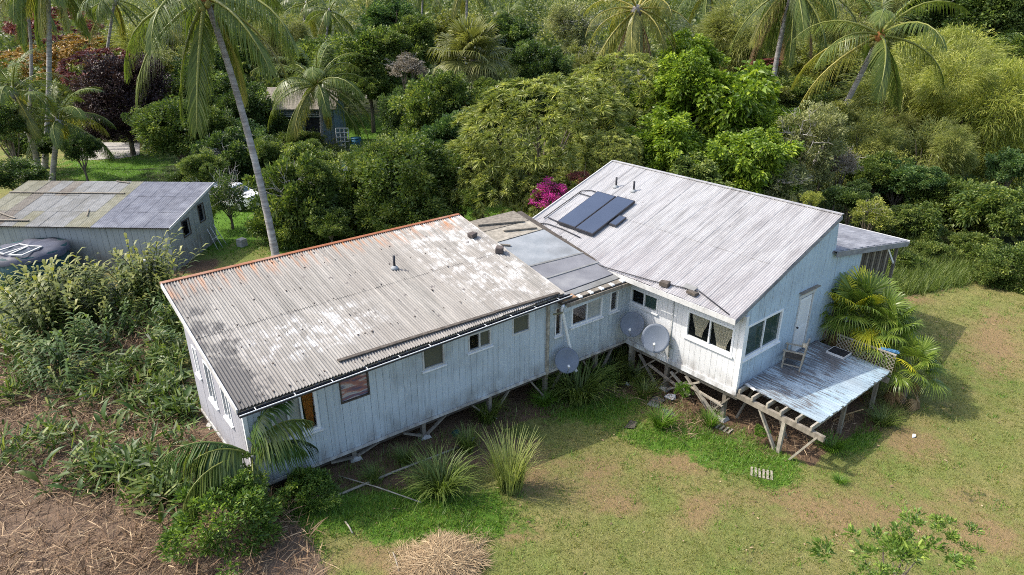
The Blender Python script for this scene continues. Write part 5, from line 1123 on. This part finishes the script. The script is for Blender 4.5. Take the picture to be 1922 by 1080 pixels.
# ------------------------------------------------------------------ distant forest, undergrowth (masses nobody could count)
LM['forest'] = leafmat('forest_leaves', (.018, .036, .012), (.062, .088, .028), (.19, .20, .07))
def mass(seed, spots, nl, Lr, mat, name, label):
    rng = np.random.default_rng(seed); P, D_, TT, LL = [], [], [], []
    for (x, y, z, rx, rz_) in spots:
        n = int(nl*rng.uniform(.7, 1.3)); d = rdir(rng, n); d[:, 2] = np.where(d[:, 2] < -.3, -d[:, 2], d[:, 2]); lump = 1+.22*np.sin(d[:, :1]*5+x)*np.sin(d[:, 1:2]*6+y)
        P.append(np.array([x, y, z])+d*lump*np.array([rx, rx, rz_])*(rng.random((n, 1))**.3)); D_.append(d+rng.normal(size=(n, 3))*.5); TT.append(np.clip(rng.normal(rng.uniform(.15, .8), .15, n), 0, 1)); LL.append(np.full(n, Lr*rx))
    P = np.concatenate(P); n = len(P); LL = np.concatenate(LL)*rng.uniform(.6, 1.3, n)
    V, T = np_leaves(P, np.concatenate(D_), rdir(rng, n)+np.array([[0, 0, .8]]), LL, LL*.55, rng)
    me = npmesh(name, V, T, np.repeat(np.concatenate(TT), 4), mat); tag(link(name, me, None), label, None, None, 'stuff')
rng = np.random.default_rng(5); sp = []
for i in range(560):
    t = 68+(rng.random()**1.5)*260; px = rng.uniform(-150, 2080); c = at(px, 300, t)
    g = float(gz(c[0], c[1])); h = rng.uniform(3, 7) if t < 90 else (rng.uniform(6, 10) if t < 120 else rng.uniform(9.5, 13.5)); r = rng.uniform(2.6, 5.2)
    if 640 < px < 725 and t < 80: continue
    sp.append((c[0], c[1], g+h*.55, r, h*.55))
mass(6, sp, 560, .15, LM['forest'], 'distant_forest', 'far green forest filling the horizon')
sp = []
N_ = 1900; tt_ = rng.uniform(31, 78, N_); pp_ = rng.uniform(-60, 2000, N_); cc_ = np.array([at(p, 300, t) for p, t in zip(pp_, tt_)])
zl, zd_, zb2, zba, zf = zones(cc_[:, 0], cc_[:, 1])
for i in range(N_):
    c = cc_[i]
    if zf[i] < .6 or zl[i] > .35 or (c[0] < 12 and c[1] < 11.5) or (pp_[i] < 260 and tt_[i] < 60 and rng.random() < .6): continue
    g = float(gz(c[0], c[1])); r = rng.uniform(.7, 1.7); h = rng.uniform(.5, 1.5)
    sp.append((c[0], c[1], g+h*.3, r, h))
mass(7, sp, 210, .17, LM['forest'], 'undergrowth', 'green undergrowth between the trees')

# ------------------------------------------------------------------ ginger thicket, broad-leaved plants, dead brush
def ginger_np(seed, lean):
    rng = np.random.default_rng(seed); K = 9; s = np.linspace(0, 1, K); X = lean*s**2; Z_ = s*(1-.25*lean*s)
    P, D_, N_, L_n = [], [], [], []
    for i, u in enumerate(np.linspace(.22, 1, 17)):
        x, z = np.interp(u, s, X), np.interp(u, s, Z_); a = (i % 2)*math.pi+rng.normal()*.35; e = rng.uniform(.25, .75)+.5*max(0, u-.8)/.2
        P.append([x, 0, z]); D_.append([math.cos(a)*math.cos(e)+.2*lean, math.sin(a)*math.cos(e), math.sin(e)]); N_.append([-.3*math.cos(a), -.3*math.sin(a), 1]); L_n.append(.2*rng.uniform(.8, 1.15))
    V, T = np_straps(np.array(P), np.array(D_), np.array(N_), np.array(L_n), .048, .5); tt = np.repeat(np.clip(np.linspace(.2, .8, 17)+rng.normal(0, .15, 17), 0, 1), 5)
    mb = MB(); mb.tube([(X[i], 0, Z_[i]) for i in range(K)], [.009*(1-.6*i/K) for i in range(K)], 5, False); Tr = np.array([[f[0], f[1], f[2]] for f in mb.f]+[[f[0], f[2], f[3]] for f in mb.f])+len(V)
    return np.concatenate([V, np.array(mb.v)]), np.concatenate([T, Tr]), np.concatenate([tt, np.full(len(mb.v), .45)])
GI = [npmesh('stalk', *ginger_np(300+i, .1+.14*i), LM['ginger']) for i in range(4)]
gl = ['tall ginger clump in front of shed wall', 'ginger clump left beside the tall one before shed', 'ginger clump right of tall one near shed corner', 'ginger clump nearest the far corner of wing roof', 'big ginger clump below the water tank', 'ginger clump at the left edge below tank', 'ginger clump right below the tank side', 'shaded ginger clump in middle of left thicket', 'lowest ginger clump at left edge', 'ginger clump between tank and shed clumps', 'dark ginger clump at left edge midway down', 'ginger clump beside the far end of wing side wall', 'ginger clump hiding right side of water tank', 'ginger clump hiding front of the water tank']
for i, (px, t, n, h) in enumerate(((235, 26.8, 26, 2.75), (195, 26, 18, 2.2), (265, 26.2, 20, 2.4), (290, 24.5, 14, 1.8), (55, 24, 26, 2.7), (15, 23, 22, 2.6), (100, 24.6, 18, 2.3), (140, 22.5, 16, 1.7), (35, 21, 20, 2.0), (165, 24.2, 14, 1.9), (10, 19.3, 16, 1.7), (318, 22.6, 14, 1.5), (75, 25.0, 18, 2.5), (30, 25.2, 16, 2.2))):
    b = gpt(px, t); T_ = thing('ginger_plant', b, gl[i], 'plant', 'ginger clumps left of the house'); rg = random.Random(i+60)
    for j in range(n):
        a = rg.uniform(0, 6.28); rr = rg.random()**.5*.75; o = link('stalk', GI[rg.randrange(4)], None, T_, local=True); o.location = (math.cos(a)*rr, math.sin(a)*rr, 0); k = h*rg.uniform(.65, 1.08); o.scale = (k, k, k); o.rotation_euler = (0, 0, a+rg.uniform(-.7, .7))
        setmat(o, LM['ginger' if i not in (7, 8, 10, 3, 11) or rg.random() < .3 else 'helic'])
def blade_np(seed, L=1., W=.24, e0=1.1, bend=1.3):
    rng = np.random.default_rng(seed); K = 6; s = np.linspace(0, 1, K); th = e0-bend*s; X = np.concatenate([[0], np.cumsum(np.cos(th[:-1]))])/(K-1); Z_ = np.concatenate([[0], np.cumsum(np.sin(th[:-1]))])/(K-1)
    w_ = W*np.array([.06, .12, .8, 1, .7, .02])*.5; V = []; T = []
    for i in range(K): V += [[X[i], -w_[i], Z_[i]+w_[i]*.35], [X[i], 0, Z_[i]], [X[i], w_[i], Z_[i]+w_[i]*.35]]
    for i in range(K-1):
        for j in (0, 1): a = i*3+j; T += [[a, a+3, a+1], [a+1, a+3, a+4]]
    return np.array(V), np.array(T), np.clip(rng.normal(.5, .05, len(V)), 0, 1)
BL = [npmesh('leaf', *blade_np(320+i, W=(.2, .26, .16)[i % 3], e0=(1.25, .9, .6, 1.4)[i % 4], bend=(1.2, 1.4, 1.0, 1.8)[i % 4]), LM['helic']) for i in range(6)]
for me in BL: me.polygons.foreach_set('use_smooth', [True]*len(me.polygons))
rg = random.Random(91)
ORD = ['first', 'second', 'third', 'fourth', 'fifth', 'sixth', 'seventh', 'eighth', 'ninth', 'tenth', 'eleventh', 'twelfth', 'thirteenth', 'fourteenth', 'fifteenth', 'sixteenth']
for (cx, cy, sx, sy, n, where) in ((225, 710, 60, 35, 14, 'midway down left thicket'), (315, 700, 30, 50, 10, 'beside the wing side wall'), (255, 890, 60, 30, 15, 'left above the round shrub'), (120, 880, 60, 30, 7, 'in the brown brush at lower left'), (110, 620, 70, 35, 12, 'below the ginger clumps'), (325, 610, 14, 25, 5, 'under upper end of wing verge'), (350, 790, 25, 30, 7, 'near the young palm'), (190, 790, 60, 25, 8, 'in the dead brush at middle left')):
    pts_ = []
    while len(pts_) < n:
        q0 = (rg.gauss(cx, sx), rg.gauss(cy, sy)); p = ground(*q0)
        if p[0] > -13.7 and p[1] < 10.2 and p[1] > 4.5: continue
        pts_.append((q0[0], p))
    for i, (px, p) in enumerate(sorted(pts_, key=lambda q0: q0[0])):
        T_ = thing('broad_leaved_plant', p, ORD[i]+' broad-leaved plant from the left '+where, 'plant', 'broad-leaved plants in the brush')
        for j in range(rg.randint(6, 10)):
            o = link('leaf', BL[rg.randrange(6)], None, T_, local=True); k = rg.uniform(.4, .95); o.scale = (k, k*rg.uniform(.55, 1.), k*rg.uniform(.8, 1.2)); o.rotation_euler = (rg.uniform(-.3, .3), rg.uniform(-.3, .3), j*2.4+rg.random()); o.location = (rg.uniform(-.2, .2), rg.uniform(-.2, .2), rg.uniform(-.03, .2)); setmat(o, LM['helic' if rg.random() < .6 else 'ginger'])
# dead stalks and straw over the left slope, and the straw heap
rng = np.random.default_rng(33)
def straw(name, label, X, Y, Zo, Lr, Wr, tilt, mat):
    n = len(X); a = rng.uniform(0, 2*np.pi, n); e = rng.normal(0, tilt, n); P = np.stack([X, Y, gz(X, Y)+Zo], 1); D_ = np.stack([np.cos(a)*np.cos(e), np.sin(a)*np.cos(e), np.abs(np.sin(e))], 1)
    V, T = np_straps(P, D_, np.array([[0, 0, 1.]])+rng.normal(size=(n, 3))*.4, rng.uniform(*Lr, n), rng.uniform(*Wr, n), .12); tt = np.repeat(np.clip(rng.normal(.5, .24, n), 0, 1), 5)
    tag(link(name, npmesh(name, V, T, tt, mat), None), label, kind='stuff')
N_ = 34000; X = rng.uniform(-24, -12.2, N_); Y = rng.uniform(0, 22, N_); zl, zd_, zb2, zba, zf = zones(X, Y)
den = .35+.65*(np.sin(X*1.1+Y*.7)*np.sin(Y*.9-X*.4)*.5+.5); keep = (zb2 > .45) & (rng.random(N_) < den) & ~((X > -13.6) & (Y > 4.8) & (Y < 10.2)); X, Y = X[keep], Y[keep]
straw('dead_brush', 'tangle of dead brown stalks covering left slope', X, Y, rng.random(len(X))**2*.3, (.15, .8), (.008, .028), .33, LM['straw'])
k_ = rng.random(len(X)) < .6; straw('rusty_litter', 'rusty brown dead leaves mixed through the left thicket', X[k_], Y[k_], rng.random(int(k_.sum()))**1.5*.55, (.15, .55), (.010, .032), .6, LM['rusty'])
cl = []
for (cx, cy, sx, sy, n) in ((225, 700, 70, 40, 15), (320, 690, 26, 55, 15), (255, 885, 60, 26, 14), (110, 640, 80, 45, 22), (60, 560, 60, 40, 18), (240, 560, 60, 40, 22), (330, 610, 14, 25, 8), (110, 870, 50, 25, 8), (365, 800, 25, 25, 10), (30, 720, 40, 30, 8), (310, 770, 40, 25, 12), (300, 930, 40, 20, 8)):
    for _ in range(n): cl.append(ground(rng.normal(cx, sx), rng.normal(cy, sy))[:2])
cl = np.array(cl); cl = cl[~((cl[:, 0] > -13.9) & (cl[:, 1] > 4.4) & (cl[:, 1] < 10.3))]; X = np.repeat(cl[:, 0], 70)+rng.normal(0, .26, len(cl)*70); Y = np.repeat(cl[:, 1], 70)+rng.normal(0, .26, len(cl)*70); hh = np.repeat(rng.uniform(.35, 1.0, len(cl)), 70)
keep = ~((X > -13.5) & (Y > 4.8) & (Y < 10.1)); straw('thicket_leaves', 'low green leaves mixed through the left thicket', X[keep], Y[keep], (rng.random(len(X))**.8*hh)[keep], (.2, .55), (.035, .085), .7, LM['thicket'])
h0 = ground(830, 1062); N_ = 5200; a = rng.uniform(0, 6.28, N_); r = rng.random(N_)**.6*(1+.22*np.sin(a*3+1)+.12*np.sin(a*7)); X = h0[0]+np.cos(a)*r*1.1; Y = h0[1]+np.sin(a)*r*.9
straw('straw_heap', 'heap of dry cut grass at the bottom centre', X, Y, np.maximum(0, .36*(1-r**1.5))*rng.uniform(.8, 1, N_), (.12, .5), (.006, .014), .16, LM['strawpale'])
mbh = MB(); n_ = 24; V = [(h0[0], h0[1], h0[2]+.32)]
for i in (1, 2, 3):
    for k in range(n_): a_ = 6.2832*k/n_; f = i/3; V.append((h0[0]+math.cos(a_)*f*.95, h0[1]+math.sin(a_)*f*.75, float(gz(h0[0]+math.cos(a_)*f, h0[1]+math.sin(a_)*f))+.34*(1-f**1.6)-.02))
F_ = [(0, 1+k, 1+(k+1) % n_) for k in range(n_)]+[(1+i*n_+k, 1+(i+1)*n_+k, 1+(i+1)*n_+(k+1) % n_, 1+i*n_+(k+1) % n_) for i in range(2) for k in range(n_)]
mbh.add(V, F_).build('straw_core', plain('straw_core_litter', (.26, .19, .13), .95, var=.4, sc=14), bpy.data.objects['straw_heap'], True)

# ------------------------------------------------------------------ grass
def grass(name, label, X, Y, hr, wr, nb, mat, spread=.05, zo=0.):
    n = len(X)*nb; Xb = np.repeat(X, nb)+rng.normal(0, spread, n); Yb = np.repeat(Y, nb)+rng.normal(0, spread, n); h = rng.uniform(*hr, n); a = rng.uniform(0, 6.28, n); w_ = rng.uniform(*wr, n)[:, None]
    B = np.stack([Xb, Yb, gz(Xb, Yb)-.005+zo], 1); le = rng.uniform(.2, .9, n); tip = B+np.stack([np.cos(a)*h*le, np.sin(a)*h*le, h*np.sqrt(np.maximum(.1, 1-le**2*.8))], 1); sd = np.stack([-np.sin(a), np.cos(a), np.zeros(n)], 1)
    V = np.stack([B-sd*w_/2, B+sd*w_/2, tip], 1).reshape(-1, 3); T = np.arange(n*3).reshape(-1, 3)
    tt = np.repeat(np.clip(np.repeat(rng.normal(.5, .15, len(X)), nb)+rng.normal(0, .15, n), 0, 1), 3); tag(link(name, npmesh(name, V, T, tt, mat), None), label, kind='stuff')
def not_house(X, Y): return ~(((X > -13.4) & (X < 0) & (Y > 5.0) & (Y < 9.9)) | ((X > -.1) & (X < 7.3) & (Y > -.1) & (Y < 10)) | ((X > .2) & (X < 4.9) & (Y > -2.7) & (Y < 0)))
N_ = 95000; X = rng.uniform(-15, 22, N_); Y = rng.uniform(-11, 5.2, N_); zl, zd_, zb2, zba, zf = zones(X, Y)
d2 = np.hypot(X-CAM[0], Y-CAM[1]); keep = not_house(X, Y) & (zd_ < .45) & (zb2 < .5) & (rng.random(N_) > zba*.75) & (rng.random(N_) < np.clip(1.5-d2/40, .3, 1))
grass('lawn_grass', 'short dry lawn grass in front of the house', X[keep], Y[keep], (.035, .09), (.012, .024), 3, LM['lawn'])
N_ = 60000; X = rng.uniform(-15, 20, N_); Y = rng.uniform(-6, 9, N_); zl, zd_, zb2, zba, zf = zones(X, Y); keep = not_house(X, Y) & (zl-.35*zd_+rng.normal(0, .12, N_) > .42) & (zb2 < .55)
grass('lush_grass', 'lush green grass patches beside the house', X[keep], Y[keep], (.07, .24), (.012, .026), 4, LM['lush'])
N_ = 9000; X = rng.uniform(-14, 6, N_); Y = rng.uniform(-4, 6, N_); zl, zd_, zb2, zba, zf = zones(X, Y); keep = not_house(X, Y) & (zd_ > .4) & (rng.random(N_) < .6)
grass('weed_cover', 'patchy weeds on bare soil beside the stilts', X[keep], Y[keep], (.06, .36), (.012, .03), 5, LM['grass'], .08)
N_ = 26000; X = rng.uniform(-22, 16, N_); Y = rng.uniform(10.5, 60, N_); zl, zd_, zb2, zba, zf = zones(X, Y); keep = (zl > .3) & not_house(X, Y)
grass('back_lawn_grass', 'bright green grass behind the house and shed', X[keep], Y[keep], (.06, .2), (.03, .06), 3, LM['lush'], .1)
N_ = 12000; X = rng.uniform(11, 24, N_); Y = rng.uniform(-1, 9, N_); p_ = np.stack([X, Y], 1)
keep = (zones(X, Y)[0] > .25) & not_house(X, Y); grass('meadow_grass', 'tall rank grass beyond the annex porch', X[keep], Y[keep], (.25, .75), (.02, .04), 4, LM['grass'], .12)
def clump_np(seed, n=150, h=1., spread=.22, bend=1.6, w_=.022):
    rg_ = np.random.default_rng(seed); K = 5; V = []; T = []; tt = []
    for i in range(n):
        a = rg_.uniform(0, 6.28); r = rg_.random()**.5*spread; e = rg_.uniform(1.15, 1.5); L = h*rg_.uniform(.6, 1.15); bd = bend*rg_.uniform(.4, 1.2); a2 = a+rg_.normal()*.5; p = np.array([math.cos(a)*r, math.sin(a)*r, 0]); o_ = len(V); sd = np.array([-math.sin(a2), math.cos(a2), 0]); t0 = np.clip(rg_.normal(.5, .2), 0, 1)
        for k in range(K):
            s = k/(K-1); ww = w_*(1-s*.9)*.5; V += [p-sd*ww, p+sd*ww]; tt += [t0]*2; th = e-bd*s**1.2; p = p+np.array([math.cos(a2)*math.cos(th), math.sin(a2)*math.cos(th), math.sin(th)])*L/(K-1)
        for k in range(K-1): b_ = o_+2*k; T += [[b_, b_+1, b_+3], [b_, b_+3, b_+2]]
    V = np.array(V); V[:, 2] = np.maximum(V[:, 2], .02); return V, np.array(T), np.array(tt)
GC = [npmesh('blades', *clump_np(400+i, 260, 1., .25, (1.9, 1.0, 1.5)[i], (.03, .034, .026)[i]), LM['grass']) for i in range(3)]
for (px, py, sx, sz, k, mat, lab) in ((828, 925, 1.1, 1.05, 0, 'grass', 'dark arching grass clump on lush patch below wing'), (958, 920, .95, 1.5, 1, 'palegrass', 'tall pale upright grass clump on the lawn'), (1085, 752, 1.4, 1.4, 0, 'grass', 'wide arching grass clump beside the downpipe'), (1140, 712, 1.0, 1.0, 2, 'ginger', 'yellowish grass clump in inner corner of the house'), (1045, 745, .7, .8, 2, 'grass', 'small grass clump left of wide arching clump'), (1190, 720, .8, .7, 2, 'grass', 'grass clump under the satellite dishes'), (915, 790, .8, .95, 2, 'grass', 'thin grass clump below middle of the wing'), (878, 845, .55, .6, 1, 'grass', 'small dark grass tuft between two larger clumps'), (1020, 760, .6, .5, 0, 'lush', 'bright low tuft near the porch post'), (1560, 845, .6, .45, 0, 'lush', 'leafy low tuft beneath outer deck corner'), (1655, 795, .8, .45, 2, 'grass', 'grass tuft in shade below lowest fan palm'), (1575, 905, .3, .2, 0, 'lush', 'tiny grass tuft alone on the lawn below deck'), (1240, 800, .7, .5, 1, 'lush', 'bright grass tuft left of debris heap'), (700, 905, .4, .5, 0, 'grass', 'small tuft by the bamboo pole'), (1115, 690, 1.0, 1.0, 1, 'grass', 'upright grass right of the downpipe foot'), (1165, 685, .8, .9, 2, 'ginger', 'yellow green weeds against link wall'), (1210, 745, .7, .6, 2, 'grass', 'weeds beside the small white bag'), (1000, 720, .6, .6, 2, 'grass', 'weeds under wing floor near porch post'), (1330, 800, .5, .45, 1, 'lush', 'bright tuft under stilts of main block'), (760, 870, .5, .5, 2, 'grass', 'dry weeds on soil between wing posts')):
    p = ground(px, py); o = link('grass_clump', GC[k], None); o.location = p; o.scale = (sx*1.3, sx*1.3, sz*1.2); o.rotation_euler = (0, 0, px*.37); setmat(o, LM[mat]); tag(o, lab, 'grass clump', 'grass clumps around the house')
# ------------------------------------------------------------------ small things lying about
def stick(name, a, b, w_, mat, lab, cat, z=.05):
    p, q_ = ground(*a), ground(*b); o = MB().tube([(p[0], p[1], p[2]+z), ((p[0]+q_[0])/2, (p[1]+q_[1])/2, (p[2]+q_[2])/2+z+.04), (q_[0], q_[1], q_[2]+z)], w_, 7).build(name, MT[mat], None, True); tag(o, lab, cat)
stick('bamboo_pole', (605, 945), (862, 842), .035, 'woodlight', 'long bamboo pole lying below the wing', 'pole')
stick('thin_pole', (636, 900), (790, 950), .018, 'woodlight', 'thin pale pole crossing the bamboo pole', 'pole', .12)
stick('fallen_stick', (648, 982), (662, 1004), .02, 'woodlight', 'short pale stick on grass below bamboo pole', 'stick')
stick('fallen_stick', (738, 1040), (750, 1078), .015, 'woodlight', 'thin bent stick left of straw heap', 'stick')
def grate(a, n, wd, ln, rz, lab):
    p = ground(*a); t = thing('wood_grate', p, lab, 'grate', rz=rz)
    for i in range(n): MB().box(-wd/2, i*ln, .02, wd/2, i*ln+.06, .05).build('slat', MT['woodlight'], t, local=True)
    for x in (-wd*.35, wd*.35): MB().box(x-.02, -.02, 0, x+.02, n*ln, .019).build('runner', MT['wood'], t, local=True)
grate((1450, 895), 6, .42, .11, .55, 'weathered slatted grate on grass below the deck'); grate((1372, 812), 5, .3, .14, .1, 'narrow slatted step half sunk in lush grass')
def litter(px, py, s, mat, lab, name, rz=0.):
    p = ground(px, py); rg_ = np.random.default_rng(int(px)); a, b, c = s; V = [np.array(v)*np.array([a, b, c])/2+rg_.normal(size=3)*np.array([a, b, c])*.12 for v in ((-1, -1, -1), (1, -1, -1), (1, 1, -1), (-1, 1, -1), (-1, -1, 1), (1, -1, 1), (1, 1, 1), (-1, 1, 1))]
    o = MB().hexa(V).build(name, MT[mat]); o.location = (p[0], p[1], p[2]+c*.45); o.rotation_euler = (0, 0, rz); bv = o.modifiers.new('b', 'BEVEL'); bv.width = min(s)*.2; bv.segments = 2; tag(o, lab, 'debris')
litter(1232, 755, (.55, .4, .06), 'sheet_pale', 'crumpled pale sheet in debris before main block', 'debris_sheet', .4); litter(1255, 775, (.45, .3, .05), 'tarp', 'blue grey scrap in the debris before main block', 'debris_scrap', 1.); litter(1258, 748, (.3, .3, .1), 'white_plastic', 'white plastic scrap behind blue grey scrap', 'debris_scrap', .2); litter(1180, 722, (.16, .14, .12), 'white_plastic', 'small white bag on weeds under dishes', 'debris_bag', .3)
litter(880, 832, (.3, .22, .12), 'tarp', 'bluish rag beside end of the bamboo pole', 'debris_rag', .7); litter(856, 815, (.22, .18, .1), 'tank', 'dark teal rag on soil under the wing', 'debris_rag', .1); litter(1715, 820, (.16, .1, .06), 'white_plastic', 'pale pebble on bare lawn right of the deck', 'pebble', .3); litter(1185, 800, (.35, .3, .05), 'wooddark', 'flat dark stump scrap on the lawn', 'debris_scrap', .3)
o = MB().box(-.28, -.08, 0, .28, .08, .05).build('blue_board', plain('blue_painted_board', (.12, .3, .55), .6)); o.location = (5.15, -2.35, .62); o.rotation_euler = (0, .1, rad(-60)); tag(o, 'blue board resting on lattice rail among palm leaves', 'board')

for i, (px, py, az, k, lab) in enumerate(((1600, 770, .2, 6, 'dead brown frond lying left below deck edge'), (1630, 760, .9, 6, 'dead brown frond lying middle below deck edge'), (1660, 755, -.5, 7, 'dead brown frond lying right below deck edge'), (1615, 790, 2.5, 6, 'dead brown frond lying nearest the lawn by deck'))):
    p = ground(px, py); o = link('dead_frond', FR[k-1][i % 2], None); o.location = (p[0], p[1], p[2]+.45); o.rotation_euler = (0, rad(12), az); o.scale = (1.9, 1.9, 1.2); setmat(o, LM['deadfrond']); tag(o, lab, 'frond', 'dead fronds below the deck')
N_ = 5200; X = rng.uniform(-3.5, 3.5, N_); Y = rng.uniform(-2.6, 4.6, N_); keep = ((X < .6) & (Y > .2) & (X > -1.6-.5*np.sin(Y*2))) | ((X > .2) & (Y < -.4)); X, Y = X[keep], Y[keep]
straw('dry_weeds', 'dry weeds and litter below main block and deck', X, Y, rng.random(len(X))**2*.25, (.12, .5), (.006, .018), .6, LM['straw'])

N_ = 330; X = rng.uniform(-12, 16, N_); Y = rng.uniform(-10, 4.5, N_); keep = not_house(X, Y); X, Y = X[keep], Y[keep]
straw('fallen_leaves', 'fallen yellow brown leaves scattered on the lawn', X, Y, np.full(len(X), .04), (.05, .12), (.02, .05), .2, LM['straw'])
N_ = 420; X = rng.uniform(-12, 18, N_); Y = rng.uniform(-10, 4.5, N_); zl, zd_, zb2, zba, zf = zones(X, Y); keep = not_house(X, Y) & (zb2 < .4); X, Y = X[keep], Y[keep]
grass('lawn_weeds', 'small green weeds dotted over the lawn', X, Y, (.05, .14), (.015, .03), 22, LM['lush'], .11)
